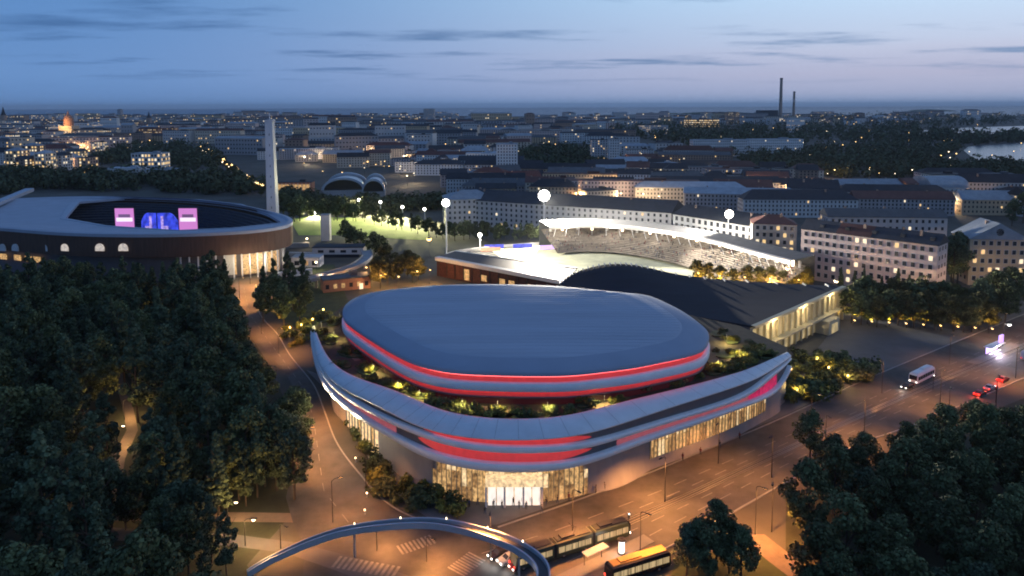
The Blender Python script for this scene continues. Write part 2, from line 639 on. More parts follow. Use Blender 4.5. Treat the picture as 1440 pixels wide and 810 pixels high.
sheet('bay', pxpoly([(1300, 233), (1330, 229), (1372, 226), (1355, 212), (1362, 206), (1440, 201), (1560, 197), (1560, 245), (1440, 236), (1400, 232), (1350, 233)]), .5, 'bay')
sheet('inlet', pxpoly([(1285, 189), (1300, 183), (1360, 179.5), (1560, 174), (1560, 184), (1440, 187), (1400, 189)]), .5, 'bay')
sheet('harbour_water', pxpoly([(905, 167.5), (960, 165), (1062, 161), (1075, 164), (1000, 168), (940, 169)]), .6, 'bay')

# kerbs along the two carriageways: steps of 0.12 m
for nm, line, side in (('kerb', main_u[4:10], 1), ('kerb', [(360, 400), (365, 440), (390, 470), (408, 500), (440, 540), (455, 575), (472, 620), (500, 660), (545, 708), (600, 735), (655, 748)], 1), ('kerb', main_l[1:7], 1)):
    pts = catmull(pxpoly(line), 6, False)
    nn = normals2(pts, False)
    mb = MB()
    mb.loft([[p + n * o + Vector((0, 0, z)) for p, n in zip(pts, nn)] for o, z in ((-.18, .0), (-.18, .16), (.18, .16), (.18, .0))], closed=False)
    tag(mb.build(nm, 'kerb'), None, None, None, 'structure')

# painted lane lines (dashes) and stop lines, worn white
mb = MB()
U = resample(pxpoly([(640, 775), (760, 742), (900, 692), (1000, 650), (1100, 609), (1250, 541), (1440, 462)]), 60, False)
Lw = resample(pxpoly([(880, 800), (950, 752), (1100, 668), (1200, 615), (1300, 572), (1440, 512), (1500, 487)]), 60, False)
for f in (.16, .34, .66, .84):
    line = [a.lerp(b, f) for a, b in zip(U, Lw)]
    for i in range(0, 59, 2):
        a, b = line[i], line[i + 1]
        d = (b - a).normalized()
        n = Vector((d.y, -d.x, 0)) * .09
        mb.add([a + n, b + n, b - n, a - n], [(0, 1, 2, 3)])
for v in range(len(mb.v)):
    mb.v[v] = (mb.v[v][0], mb.v[v][1], .075)
tag(mb.build('lane_marking', 'marking'), None, None, None, 'structure')
for (x0, y0, x1, y1, wd, cnt) in ((640, 806, 672, 782, 4.0, 9), (470, 790, 560, 806, 3.2, 12), (560, 775, 610, 758, 3.0, 9)):
    a, b = P(x0, y0), P(x1, y1)
    d = (b - a).normalized()
    n = Vector((-d.y, d.x, 0))
    mb = MB()
    for i in range(cnt):
        c = a.lerp(b, (i + .5) / cnt)
        h = (b - a).length / cnt * .27
        mb.add([c - d * h - n * wd / 2, c + d * h - n * wd / 2, c + d * h + n * wd / 2, c - d * h + n * wd / 2], [(0, 1, 2, 3)])
    mb.v = [(q[0], q[1], .10) for q in mb.v]
    tag(mb.build('crossing_marking', 'marking'), None, None, None, 'structure')
# tram rails in the median
for f in (.44, .475, .525, .56):
    line = [a.lerp(b, f) for a, b in zip(U, Lw)]
    nn = normals2(line, False)
    mb = MB()
    mb.loft([[p + n * o + Vector((0, 0, z)) for p, n in zip(line, nn)] for o, z in ((-.05, .04), (-.05, .085), (.05, .085), (.05, .04))], closed=False)
    tag(mb.build('tram_rail', 'rail_steel'), None, None, None, 'structure')
# crossing of lane lines on the side road
mb = MB()
sr = resample(pxpoly([(343, 405), (350, 440), (378, 480), (402, 512), (430, 550), (441, 590), (448, 640), (455, 690), (490, 735)]), 60, False)
for i in range(0, 59, 2):
    a, b = sr[i], sr[i + 1]
    d = (b - a).normalized()
    n = Vector((d.y, -d.x, 0)) * .07
    mb.add([a + n, b + n, b - n, a - n], [(0, 1, 2, 3)])
mb.v = [(q[0], q[1], .10) for q in mb.v]
tag(mb.build('centre_marking', 'marking'), None, None, None, 'structure')
# islands off the coast
for px, py, wpx, hh in ((1010, 156.5, 105, 22), (1310, 151.2, 60, 26), (940, 158, 40, 12), (320, 158, 50, 9)):
    d = 9000.0 if py < 155 else 7000.0
    c = PY(px, py, d)
    wd = wpx / FPX * d
    mb = MB()
    rings = []
    for k in range(25):
        t = k / 24
        hgt = hh * (math.sin(math.pi * t) ** .5) * (.75 + .25 * random.random())
        x = c.x + (t - .5) * wd
        rings.append([(x, d - 150, -3), (x, d - 60, hgt * .8), (x, d + 60, hgt), (x, d + 200, -3)])
    mb.loft(rings, closed=False)
    tag(mb.build('island', 'leaf_far'), None, None, None, 'structure')

# ------------------------------------------------------------------ the new arena
BASE = Vector((0, 195, 0))
arena = thing('arena', 'oval arena with blue grey roof and glowing red bands above a ring shaped podium', 'arena', BASE)
keys = [(438, 463, 465, 468, 470, 476, 6.0, .5), (441, 492, 495, 500, 503, 511, 6.0, 1.4), (452, 520, 524, 528, 532, 541, 6.0, 2.0), (473, 541, 548, 553, 559, 567, 6.0, 3.5), (507, 558, 568, 574, 583, 590, 5.5, 4.4), (533, 570, 582, 588, 600, 608, 4.6, 5.0), (560, 585, 594, 601, 614, 622, 3.4, 5.3), (587, 598, 604.5, 612, 628, 640, 2.4, 5.4), (620, 608, 616, 625, 640, 652, 1.4, 5.4), (670, 616, 626, 635, 650.5, 662, 1.2, 5.4), (720, 618, 629, 638, 653, 665, 1.2, 5.4), (780, 616, 627.5, 637, 652, 663, 1.3, 5.3), (835, 608, 623, 631, 645, 654, 1.8, 5.2), (889, 589, 603, 609.5, 619, 627, 3.0, 5.0), (956, 567, 585, 591, 600, 607, 3.6, 4.6), (1022, 547, 564.5, 569, 576, 581.5, 3.8, 4.0), (1056, 535, 552, 559, 565, 570, 4.0, 3.4), (1078, 524, 530, 536, 556, 561, 4.2, 2.6), (1093, 513, 520, 525, 548, 553, 4.2, 1.8), (1105, 506, 511, 514, 532, 537, 4.0, 1.2), (1112, 500, 503, 505, 514, 518, 4.0, .7)]
B = [[] for _ in range(6)]
ins, wid = [], []
kr = [P(k[0], k[1], 15.5) for k in keys]
kn = normals2(kr, False)
for k, r, n in zip(keys, kr, kn):
    q = r - n * k[7]
    q.z = 17.0 if 500 < k[0] < 940 else 16.5 if k[0] < 500 else 16.2
    B[0].append(q)
    B[1].append(r)
    for j in range(4):
        B[2 + j].append(PY(k[0], k[2 + j], r.y))
    ins.append(Vector((k[6], 0, 0)))
NS = 8
B = [catmull(b, NS, False) for b in B]
for j in range(2, 6):
    for i in range(len(B[1])):
        B[j][i].x, B[j][i].y = B[1][i].x, B[1][i].y
ins = [v.x for v in catmull(ins, NS, False)]


def smooth(pts, k=6, times=2):
    for _ in range(times):
        n_ = len(pts)
        out = []
        for i in range(n_):
            r_ = min(k, i, n_ - 1 - i)
            out.append(sum((pts[j] for j in range(i - r_, i + r_ + 1)), Vector((0, 0, 0))) / (2 * r_ + 1))
        pts = out
    return pts


B = [smooth(b) for b in B]
RN = normals2(B[1], False)
rcol = [proj(p)[0] for p in B[1]]
NR = len(B[1])
up = lambda p, n, o, dz=0.0: p + n * o + Vector((0, 0, dz))

mb = MB()
mb.loft([[up(p, n, -.4, -2.0) for p, n in zip(B[0], RN)], [up(p, n, -.4, .0) for p, n in zip(B[0], RN)], B[0], [up(p, n, .15, 0) for p, n in zip(B[1], RN)], [up(p, n, .15, -.3) for p, n in zip(B[1], RN)], [up(p, n, -.9, -.3) for p, n in zip(B[1], RN)]], closed=False)
mb.build('ring_roof', 'metal_rim', arena, True)


q = MB()
for i in range(6, NR - 4, 5):
    n, p0, p1 = RN[i], B[0][i], B[1][i] + RN[i] * .15
    t_ = Vector((-n.y, n.x, 0)) * .022
    d_ = Vector((0, 0, .015))
    q.add([p0 - t_ + d_, p0 + t_ + d_, p1 + t_ + d_, p1 - t_ + d_, p0 - t_ - d_, p0 + t_ - d_, p1 + t_ - d_, p1 - t_ - d_], [(0, 1, 2, 3), (4, 7, 6, 5), (0, 3, 7, 4), (1, 5, 6, 2), (3, 2, 6, 7)])
q.build('panel_joints', 'recess_grey', arena, kind='stuff')


def strip(name, m, top, bot, off, i0, i1, dz0=0.0, dz1=0.0, parent=arena):
    q = MB()
    rng_ = range(max(i0, 0), min(i1 + 1, NR))
    q.loft([[up(top[i], RN[i], off, dz0) for i in rng_], [up(bot[i], RN[i], off, dz1) for i in rng_]], closed=False)
    return q.build(name, m, parent, True)


def ix(px):
    return min(range(NR), key=lambda i: abs(rcol[i] - px))


def lip(name, top, bot, out, back_top, back_bot, m='metal_light'):
    q = MB()
    q.loft([[up(p, n, -back_top, .05) for p, n in zip(top, RN)], [up(p, n, out - .2, .0) for p, n in zip(top, RN)], [up(p, n, out, -.2) for p, n in zip(top, RN)], [up(p, n, out, .12) for p, n in zip(bot, RN)], [up(p, n, out - .15, 0) for p, n in zip(bot, RN)], [up(p, n, -back_bot, 0) for p, n in zip(bot, RN)]], closed=False)
    return q.build(name, m, arena, True)


lip('ring_lip', B[2], B[3], .3, 1.0, 1.0)
a0, a1 = ix(592), ix(836)
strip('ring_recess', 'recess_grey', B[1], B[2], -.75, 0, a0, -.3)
def taper_band(top, bot, i0, i1, t0, dz0):
    """A light band that narrows to a point at both ends, in front of the grey recess."""
    T, Bo = [], []
    for i in range(i0, i1 + 1):
        f = min(1.0, (i - i0) / 7.0, (i1 - i) / 7.0) ** .6
        a, b = top[i] + Vector((0, 0, dz0)), bot[i]
        m_ = a.lerp(b, t0)
        T.append(up(m_.lerp(a, f), RN[i], -.68))
        Bo.append(up(m_.lerp(b, f), RN[i], -.68))
    q = MB()
    q.loft([T, Bo], closed=False)
    q.build('red_light_band', 'red_glow', arena, True)
    q = MB()
    r_ = range(i0 + 4, i1 - 3)
    q.loft([[up(top[i], RN[i], -.42, dz0 - .02) for i in r_], [up(top[i], RN[i], -.40, dz0 - .14) for i in r_]], closed=False)
    return q.build('led_strip', 'red_led', arena)



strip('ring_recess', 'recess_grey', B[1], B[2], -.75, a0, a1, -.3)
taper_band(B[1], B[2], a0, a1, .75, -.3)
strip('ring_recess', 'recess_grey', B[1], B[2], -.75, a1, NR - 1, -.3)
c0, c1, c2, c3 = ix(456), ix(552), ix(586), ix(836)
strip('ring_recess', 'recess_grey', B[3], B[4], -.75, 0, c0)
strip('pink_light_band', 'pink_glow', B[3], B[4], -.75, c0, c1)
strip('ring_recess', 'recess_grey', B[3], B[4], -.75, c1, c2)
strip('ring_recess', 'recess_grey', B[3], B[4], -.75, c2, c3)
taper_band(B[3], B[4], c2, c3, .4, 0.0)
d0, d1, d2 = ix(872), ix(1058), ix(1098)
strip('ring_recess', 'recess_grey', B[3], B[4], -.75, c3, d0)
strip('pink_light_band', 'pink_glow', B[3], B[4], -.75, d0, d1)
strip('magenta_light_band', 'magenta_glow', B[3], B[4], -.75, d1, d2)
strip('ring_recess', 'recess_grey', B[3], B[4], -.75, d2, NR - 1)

# podium base under the ring: dark cladding with glazed stretches
foot = [P(x, y) for x, y in ((455, 560), (490, 600), (545, 650), (590, 688), (640, 703), (720, 709), (800, 702), (840, 690), (930, 655), (1010, 625), (1090, 585))]
for i in range(NR):
    p = Vector((B[1][i].x, B[1][i].y, 0))
    best = None
    for a, b in zip(foot, foot[1:]):
        for t in (0, .2, .4, .6, .8, 1):
            v = a.lerp(b, t) - p
            along = v.x * RN[i].y - v.y * RN[i].x
            if best is None or abs(along) < best[0]:
                best = (abs(along), -(v.x * RN[i].x + v.y * RN[i].y))
    ins[i] = min(max(best[1], 1.5), 6.0) if best[0] < 4 else ins[i]
ins = [sum(ins[max(0, i - 6):i + 7]) / len(ins[max(0, i - 6):i + 7]) for i in range(NR)]
bas = [up(p, n, -d, 0) for p, n, d in zip(B[5], RN, ins)]


q = MB()
q.loft([[up(p, n, -1.0, .05) for p, n in zip(B[4], RN)], [up(p, n, .2, 0) for p, n in zip(B[4], RN)], [up(p, n, .4, -.2) for p, n in zip(B[4], RN)], [up(p, n, .35, .15) for p, n in zip(B[5], RN)], [up(p, n, .1, 0) for p, n in zip(B[5], RN)], [up(p, n, -d - .5, .3) for p, n, d in zip(B[5], RN, ins)]], closed=False)
q.build('ring_soffit_lip', 'metal_light', arena, True)


def base_piece(name, m, i0, i1, z0, z1f, flare=0.0, thick=.3):
    q = MB()
    r_ = range(i0, i1 + 1)
    fl_ = flare
    flv = {i: fl_ * math.sin(math.pi * (i - i0) / max(1, i1 - i0)) for i in r_}
    q.loft([[(bas[i].x + RN[i].x * flv[i], bas[i].y + RN[i].y * flv[i], z0) for i in r_], [(bas[i].x + RN[i].x * flv[i] * .25, bas[i].y + RN[i].y * flv[i] * .25, z0 + (z1f(i) - z0) * .45) for i in r_], [(bas[i].x, bas[i].y, z1f(i)) for i in r_]], closed=False)
    return q.build(name, m, arena, True)


top5 = lambda i: B[5][i].z + .25
g0, g1, g2, g3, g4, g5 = ix(455), ix(503), ix(594), ix(842), ix(934), ix(1094)
base_piece('base_cladding', 'clad_dark', 0, g0, 0, top5)
base_piece('base_cladding', 'clad_dark', g1, g2, 0, top5, .8)
base_piece('base_cladding', 'clad_dark', g3, g4, 0, top5, 1.6)
base_piece('base_cladding', 'clad_dark', g5, NR - 1, 0, top5)
# closing wall behind the glass and round the back
q = MB()
back = [Vector((*W(p[0], p[1], 13.0).xy, 0)) for p in ((76, 186, 0), (69, 206, 0), (50, 224, 0), (25, 238, 0), (0, 243, 0), (-30, 241, 0), (-50, 231, 0), (-60, 217, 0))]
inner = [up(p, n, -1.2, 0) for p, n in zip(bas, RN)]
loop = [Vector((p.x, p.y, 0)) for p in inner] + back
q.loft([[(p.x, p.y, 0) for p in loop], [(p.x, p.y, 14.7) for p in loop]])
q.build('podium_core', 'clad_dark', arena)


def curve_at(pts, s):
    f = s * (len(pts) - 1)
    i = min(int(f), len(pts) - 2)
    return pts[i].lerp(pts[i + 1], f - i)


def glazing(i0, i1, n, z0, rows, mats, wts, zbot=None, ends=0.0):
    seg = [Vector((bas[i].x, bas[i].y, top5(i))) for i in range(i0, i1 + 1)]
    seg = resample(seg, n + 1, False)
    for k in range(n):
        a, b = seg[k], seg[k + 1]
        d = (b - a); d.z = 0
        d.normalize()
        nn = Vector((d.y, -d.x, 0))
        zt = min(a.z, b.z)
        fe = min((k + .6) / n, 1 - (k + .4) / n) / ends if ends else 1.0
        if fe < 1:
            zt = z0 + (zt - z0) * (.45 + .55 * math.sin(fe * math.pi / 2))
        lo = z0 if zbot is None else zbot(k / n)
        for r_ in range(rows):
            za, zb = lo + (zt - lo) * r_ / rows, lo + (zt - lo) * (r_ + 1) / rows - .08
            a2, b2 = a + d * .06, b - d * .06
            q = MB()
            q.add([(a2.x, a2.y, za), (b2.x, b2.y, za), (b2.x, b2.y, zb), (a2.x, a2.y, zb), (a2.x - nn.x * .1, a2.y - nn.y * .1, za), (b2.x - nn.x * .1, b2.y - nn.y * .1, za), (b2.x - nn.x * .1, b2.y - nn.y * .1, zb), (a2.x - nn.x * .1, a2.y - nn.y * .1, zb)], [(0, 1, 2, 3), (4, 7, 6, 5), (0, 4, 5, 1), (3, 2, 6, 7)])
            q.build('glass_panel', random.choices(mats, wts[r_])[0], arena)
        q = MB()
        q.box((a.x + nn.x * .08, a.y + nn.y * .08, (lo + zt) / 2), (.10, .34, zt - lo), math.atan2(d.y, d.x))
        q.build('mullion', 'hall_frame' if rows > 1 else 'grey_metal', arena)


LM = ['lobby_bright', 'lobby_gold', 'lobby_dim']
glazing(g2, g3, 30, .05, 3, LM, [(.05, .35, .6), (.12, .55, .33), (.40, .45, .15)], None, .12)
base_piece('lobby_surround', 'clad_dark', g2, g3, 0, top5, 0) .location.y += .35
glazing(g4, g5, 38, 2.6, 2, LM, [(.1, .5, .4), (.3, .5, .2)], lambda f: 2.6, .05)
glazing(g0, g1, 10, .05, 1, LM, [(.7, .3, .05)])
# plinth wall below the long right-hand glazing
base_piece('plinth', 'clad_dark', g4, g5, 0, lambda i: 2.55, .25)
# white entrance portal
pc = bas[ix(720)].copy()
pc.z = 0
q = MB()
q.box((pc.x, pc.y - 1.0, 5.6), (11.4, 3.0, 1.5))
q.build('portal_canopy', 'lobby_bright', arena)
for sx in (-5.6, -1.9, 1.9, 5.6):
    q = MB()
    q.box((pc.x + sx, pc.y - 1.5, 2.4), (.35, .35, 4.85))
    q.build('portal_post', 'white_paint', arena)
for k in range(6):
    x0 = pc.x - 5.3 + k * 1.78
    q = MB()
    q.box((x0 + .86, pc.y - .75, 2.2), (1.6, .15, 4.3))
    d_ = q.build('entrance_door', 'door_white', arena)
    q = MB()
    q.box((x0 + 1.45, pc.y - .87, 1.3), (.08, .08, .8))
    q.build('door_handle', 'dark_metal', d_)

# deck of the podium with its garden
deck_poly = [up(p, n, -.35, 0) for p, n in zip(B[0], RN)] + back
DZ = 15.3
q = MB()
q.prism([(p.x, p.y) for p in deck_poly], DZ - .5, DZ)
q.build('podium_deck', 'soil', arena)
for i in range(10, NR - 12, 9):
    seg = range(i, i + 6)
    w0 = 5.4 + 2.2 * math.sin(i * 1.3)
    q = MB()
    q.loft([[(B[0][j].x - RN[j].x * w0, B[0][j].y - RN[j].y * w0, DZ + .03) for j in seg], [(B[0][j].x - RN[j].x * (w0 + 1.6), B[0][j].y - RN[j].y * (w0 + 1.6), DZ + .03) for j in seg]], closed=False)
    q.build('garden_path', 'path_gravel', arena)

# drum and roof
rim_pts = [(-49.1, 199.1), (-43.5, 180.5), (-35.2, 167.1), (-24.9, 156.9), (-12.8, 150.5), (-0.1, 148.4), (12.6, 149.0), (25.9, 152.9), (38.8, 159.6), (47.7, 167.8), (51.6, 177.0), (49.6, 188.5), (42.2, 203.0), (29.4, 217.0), (14, 224.5), (-2, 227.6), (-18.8, 226.8), (-34.8, 221.0), (-44.5, 212.5)]
rim_pts = [P(x, y, 23.0)[:2] for x, y in ((484, 447), (494, 456), (505, 464), (533, 482), (552, 493), (576, 505), (601, 513), (629.5, 518.5), (658, 521), (693, 522.5), (740, 523.5), (798, 523), (845, 518.5), (892, 512.5), (928, 505.5), (963, 498), (986, 490.5), (994.5, 482), (997, 470), (989, 458), (963, 439), (939, 426.4), (921, 418.5), (911, 415.5), (892, 413.5), (857, 410), (822, 406.4), (787, 403.5), (740, 401.5), (681, 400.5), (620, 401.5), (576, 404.5), (536, 409), (512, 413.5), (491, 423), (482, 435))]
rim = resample(catmull([(x, y, 23.0) for x, y in rim_pts], 4), 160)
DN = normals2(rim)


def dring(o, z):
    return [(p.x + n.x * o, p.y + n.y * o, z) for p, n in zip(rim, DN)]


cen = sum(rim, Vector()) / len(rim)
cen.z = 0


def sring(f, z):
    return [(cen.x + (p.x - cen.x) * f, cen.y + (p.y - cen.y) * f, z) for p in rim]


q = MB()
q.loft([dring(-.6, 22.0), dring(-.05, 22.0), dring(0, 22.2), dring(0, 22.8), dring(-.3, 23.05), sring(.955, 23.6), sring(.90, 24.15), sring(.868, 24.3)])
q.build('roof_rim', 'roof_rim', arena, True)
q = MB()
q.loft([sring(.868, 24.3), sring(.862, 24.42), sring(.80, 24.52), sring(.65, 24.68), sring(.45, 24.8), sring(.22, 24.88), sring(.02, 24.9)], cap1=True)
roof = q.build('roof', 'roof_blue', arena, True)
# standing seams of the roof, running across it
q = MB()
for k in range(-15, 16):
    y = cen.y + k * 2.25
    xs = [p[0] for p in sring(.86, 0)]
    ys = [p[1] for p in sring(.86, 0)]
    hits = []
    for i in range(160):
        j = (i + 1) % 160
        if (ys[i] > y) != (ys[j] > y):
            hits.append(xs[i] + (xs[j] - xs[i]) * (y - ys[i]) / (ys[j] - ys[i]))
    if len(hits) < 2:
        continue
    x0, x1 = min(hits), max(hits)
    zf = [(0, 24.9), (.22, 24.88), (.45, 24.8), (.65, 24.68), (.80, 24.52), (.862, 24.42)]
    line = []
    for s in range(21):
        x = x0 + (x1 - x0) * s / 20
        # radial fraction towards the rim
        ang = math.atan2(y - cen.y, x - cen.x)
        rr = math.hypot(x - cen.x, y - cen.y)
        best = max(((p.x - cen.x) * math.cos(ang) + (p.y - cen.y) * math.sin(ang)) for p in rim if abs(math.atan2(math.sin(math.atan2(p.y - cen.y, p.x - cen.x) - ang), math.cos(math.atan2(p.y - cen.y, p.x - cen.x) - ang))) < .12)
        f = min(rr / best, .862)
        for (f0, z0), (f1, z1) in zip(zf, zf[1:]):
            if f <= f1:
                z = z0 + (z1 - z0) * (f - f0) / (f1 - f0)
                break
        line.append(Vector((x, y, z)))
    q.loft([[p + Vector((0, o, dz)) for p in line] for o, dz in ((-.07, -.15), (-.07, .02), (.07, .02), (.07, -.15))], closed=False)
q.build('roof_seams', 'roof_blue', arena, kind='stuff')


def led(pts, nrm, off, dz, idx, closed=False):
    q = MB()
    r_ = list(idx)
    q.loft([[up(pts[i], nrm[i], off, dz) for i in r_], [up(pts[i], nrm[i], off + .02, dz - .16) for i in r_]], closed=closed)
    return q.build('led_strip', 'red_led', arena)


def dband(name, m, prof):
    q = MB()
    q.loft([dring(o, z) for o, z in prof])
    return q.build(name, m, arena, True)


dband('red_light_band', 'red_glow_drum', [(-.7, 22.05), (-.7, 20.5)])
led([Vector((p.x, p.y, 21.98)) for p in rim], DN, -.40, .0, range(160), True)
led([Vector((p.x, p.y, 18.5)) for p in rim], DN, -.45, .0, range(160), True)
dband('drum_lip', 'metal_light', [(-.8, 20.55), (.05, 20.5), (.25, 20.3), (.25, 18.75), (.1, 18.55), (-.9, 18.55)])
dband('red_light_band', 'red_glow_dim', [(-.85, 18.6), (-.85, 17.2)])
dband('drum_sill', 'recess_grey', [(-1.0, 17.25), (-.5, 17.2), (-.5, 16.9), (-1.2, 16.85)])
dband('drum_glazing', 'drum_glass', [(-1.15, 16.9), (-1.15, DZ)])

# planting beds on the deck, and their edging
inner_r = [(p.x, p.y) for p in deck_poly]
beds = []
for i in range(6, NR - 6, 5):
    p, n = B[0][i], RN[i]
    c = Vector((p.x, p.y, 0)) - n * (4.6 + 1.2 * math.sin(i * .7))
    ang = math.atan2(n.x, -n.y)
    beds.append((c, ang, 2.2 + .8 * random.random(), 1.3 + .7 * random.random()))
for px, py in ((452, 470), (470, 455), (490, 458), (455, 450), (1010, 470), (1030, 480), (1045, 500), (1060, 490), (1020, 500), (1075, 500), (500, 500), (520, 520), (1005, 520), (1030, 520)):
    c = P(px, py, DZ)
    beds.append((c, random.random() * 3, 3.0, 2.0))
for c, ang, ax, ay in beds:
    q = MB()
    pts = [(c.x + math.cos(t) * ax * math.cos(ang) - math.sin(t) * ay * math.sin(ang), c.y + math.cos(t) * ax * math.sin(ang) + math.sin(t) * ay * math.cos(ang)) for t in [2 * math.pi * k / 14 for k in range(14)]]
    q.prism(pts, DZ - .05, DZ + .35)
    b_ = q.build('planting_bed', 'lawn', arena)
# warm garden lights on the deck
for px, py in ((452, 466), (478, 452), (470, 480), (525, 535), (590, 572), (650, 585), (700, 588), (770, 590), (850, 580), (1010, 520), (1022, 485), (1040, 505), (560, 560)):
    c = P(px, py - 13 if 500 < px < 1000 else py - 5, DZ + .9)
    c.z = DZ
    q = MB()
    q.lathe([(.08, 0), (.05, .15), (.04, 2.5), (.14, 2.55), (.10, 2.7), (.03, 2.75)], 8, c)
    o = q.build('garden_light', 'grey_metal', arena)
    light(o, tuple(c - BASE + Vector((0, 0, 2.5))), 2600, (1.0, .76, .26), 'SPOT', .3, R(150), (0, 0, -1))
# downlights under the left end of the ring
for i in (ix(458), ix(470), ix(484), ix(500)):
    c = up(B[5][i], RN[i], -1.2, -.12)
    q = MB()
    q.lathe([(.25, 0), (.25, .15)], 10, c)
    o = q.build('downlight', 'lamp_warm', arena)
    light(o, tuple(c - BASE + Vector((0, 0, -.3)) + RN[i] * 2.0), 1500, (1.0, .76, .48), size=.4)
for i in (ix(610), ix(660), ix(775), ix(825), ix(960), ix(1000), ix(1040), ix(1080)):
    c = up(B[5][i], RN[i], -.6, .0)
    q = MB()
    q.lathe([(.16, 0), (.16, .12)], 8, c)
    q.build('downlight', 'lamp_warm', arena)

# ------------------------------------------------------------------ ice hall with the dark arched roof
A_, Bq, D_, E_ = [Vector((*W(*p).xy, 0)) for p in ((75, 214, 13), (127, 265, 13), (19, 285, 11), (24, 254, 12))]
hall = thing('ice_hall', 'ice hall with dark arched roof and warmly lit glass gable beside the arena', 'ice hall', A_)
sil = [(785, 400), (800, 388), (820, 379), (850, 372), (880, 371.5), (910, 376), (950, 385), (990, 391), (1050, 395.5), (1130, 400), (1184, 402)]
backl = []
dDB = Bq - D_
for px, py in sil:
    d = ray(px, py)
    # plan intersection of the sight line with D-B
    s = (D_.x * d[1] - D_.y * d[0]) / (dDB.y * d[0] - dDB.x * d[1])
    c = D_ + dDB * s
    backl.append(PY(px, py, c.y))
backl = catmull(backl, 4, False)
nb = len(backl)
zA = PY(1055, 458, A_.y).z
rows = []
for t in [k / 10 for k in range(11)]:
    row = []
    for i, b in enumerate(backl):
        s = i / (nb - 1)
        f = E_.lerp(A_, s)
        f.z = 12.2 + (zA - 12.2) * s
        e = t * t * (3 - 2 * t)
        p = b.lerp(f, t)
        p.z = b.z + (f.z - b.z) * e
        row.append(p)
    rows.append(row)
q = MB()
q.loft(rows, closed=False)
q.loft([[p - Vector((0, 0, .7)) for p in r_] for r_ in rows], closed=False)
q.loft([rows[0], [p - Vector((0, 0, .7)) for p in rows[0]]], closed=False)
q.loft([rows[-1], [p - Vector((0, 0, .7)) for p in rows[-1]]], closed=False)
q.loft([[r_[0] for r_ in rows], [r_[0] - Vector((0, 0, .7)) for r_ in rows]], closed=False)
q.loft([[r_[-1] for r_ in rows], [r_[-1] - Vector((0, 0, .7)) for r_ in rows]], closed=False)
hr = q.build('roof', 'black_roof', hall, False)
# fins along the arched edge
for i in range(1, nb - 1):
    if i > 22 and i % 2:
        continue
    p = backl[i]
    q = MB()
    d = (backl[i + 1] - backl[i - 1]).normalized()
    q.box((p.x, p.y - .8, p.z + .15), (.45, 3.2, .75), math.atan2(d.y, d.x) + .2)
    q.build('roof_fin', 'hall_fin', hall)
# side and rear walls
q = MB()
for line in ([r_[0] for r_ in rows], rows[-1], rows[0]):
    q.loft([[(p.x, p.y, 0) for p in line], [p - Vector((0, 0, .5)) for p in line]], closed=False)
q.build('wall', 'recess_grey', hall)
# lit gable: bays of glass between pale columns in two tiers
eave = [r_[-1] for r_ in rows]
eave = resample([eave[-1], eave[0]] if (eave[0] - A_).length > (eave[-1] - A_).length else [eave[0], eave[-1]], 17, False)
gd = (Bq - A_).normalized()
gn = Vector((gd.y, -gd.x, 0))
for k in range(17):
    p = eave[k]
    q = MB()
    q.box((p.x + gn.x * .5, p.y + gn.y * .5, (p.z - .7) / 2), (.5, .7, p.z - .75), math.atan2(gd.y, gd.x))
    q.build('column', 'hall_frame', hall)
    if k == 16:
        break
    p2 = eave[k + 1]
    for z0, z1, m in ((.1, 5.0, 'hall_warm' if random.random() < .6 else 'hall_warm_dim'), (5.6, None, 'hall_warm' if k < 9 else 'hall_warm_dim')):
        za, zb = (z1, z1) if z1 else (p.z - .9, p2.z - .9)
        a2, b2 = p + gd * .35, p2 - gd * .35
        q = MB()
        q.add([(a2.x, a2.y, z0), (b2.x, b2.y, z0), (b2.x, b2.y, zb), (a2.x, a2.y, za)], [(0, 1, 2, 3)])
        q.add([(a2.x - gn.x * .2, a2.y - gn.y * .2, z0), (b2.x - gn.x * .2, b2.y - gn.y * .2, z0), (b2.x - gn.x * .2, b2.y - gn.y * .2, zb), (a2.x - gn.x * .2, a2.y - gn.y * .2, za)], [(3, 2, 1, 0)])
        q.build('glass_panel', m, hall)
q = MB()
mid = (eave[0] + eave[16]) / 2
q.box((mid.x + gn.x * 1.2, mid.y + gn.y * 1.2, 5.3), ((eave[16] - eave[0]).length, 2.6, .45), math.atan2(gd.y, gd.x))
q.build('canopy', 'hall_frame', hall)
q = MB()
a2, b2 = eave[0], eave[16]
q.loft([[a2 + gn * .1 + Vector((0, 0, -.75)), b2 + gn * .1 + Vector((0, 0, -.75))], [a2 + gn * 1.6 + Vector((0, 0, -.75)), b2 + gn * 1.6 + Vector((0, 0, -.75))], [a2 + gn * 1.6 + Vector((0, 0, .1)), b2 + gn * 1.6 + Vector((0, 0, .1))], [a2 + gn * .1 + Vector((0, 0, .1)), b2 + gn * .1 + Vector((0, 0, .1))]], closed=False)
q.build('eave', 'hall_frame', hall)
# porch at the near foot of the gable
pp = P(1150, 470)
porch = MB()
porch.box((pp.x + 4, pp.y + 4, 2.4), (9, 7, 4.8), math.atan2(gd.y, gd.x))
porch.build('porch', 'hall_frame', hall)
q = MB()
q.box((pp.x + 4 + gn.x * 3.6, pp.y + 4 + gn.y * 3.6, 1.9), (4.5, .3, 3.2), math.atan2(gd.y, gd.x))
q.build('porch_door', 'hall_warm', hall)
for k in (3, 8, 13):
    p = eave[k]
    q = MB()
    q.lathe([(.2, 0), (.2, .3)], 8, p + gn * 1.0 + Vector((0, 0, -1.2)))
    o = q.build('downlight', 'lamp_warm', hall)
    light(o, tuple(p + gn * 2.4 + Vector((0, 0, -1.5)) - A_), 1500, (1.0, .78, .42), size=.5)

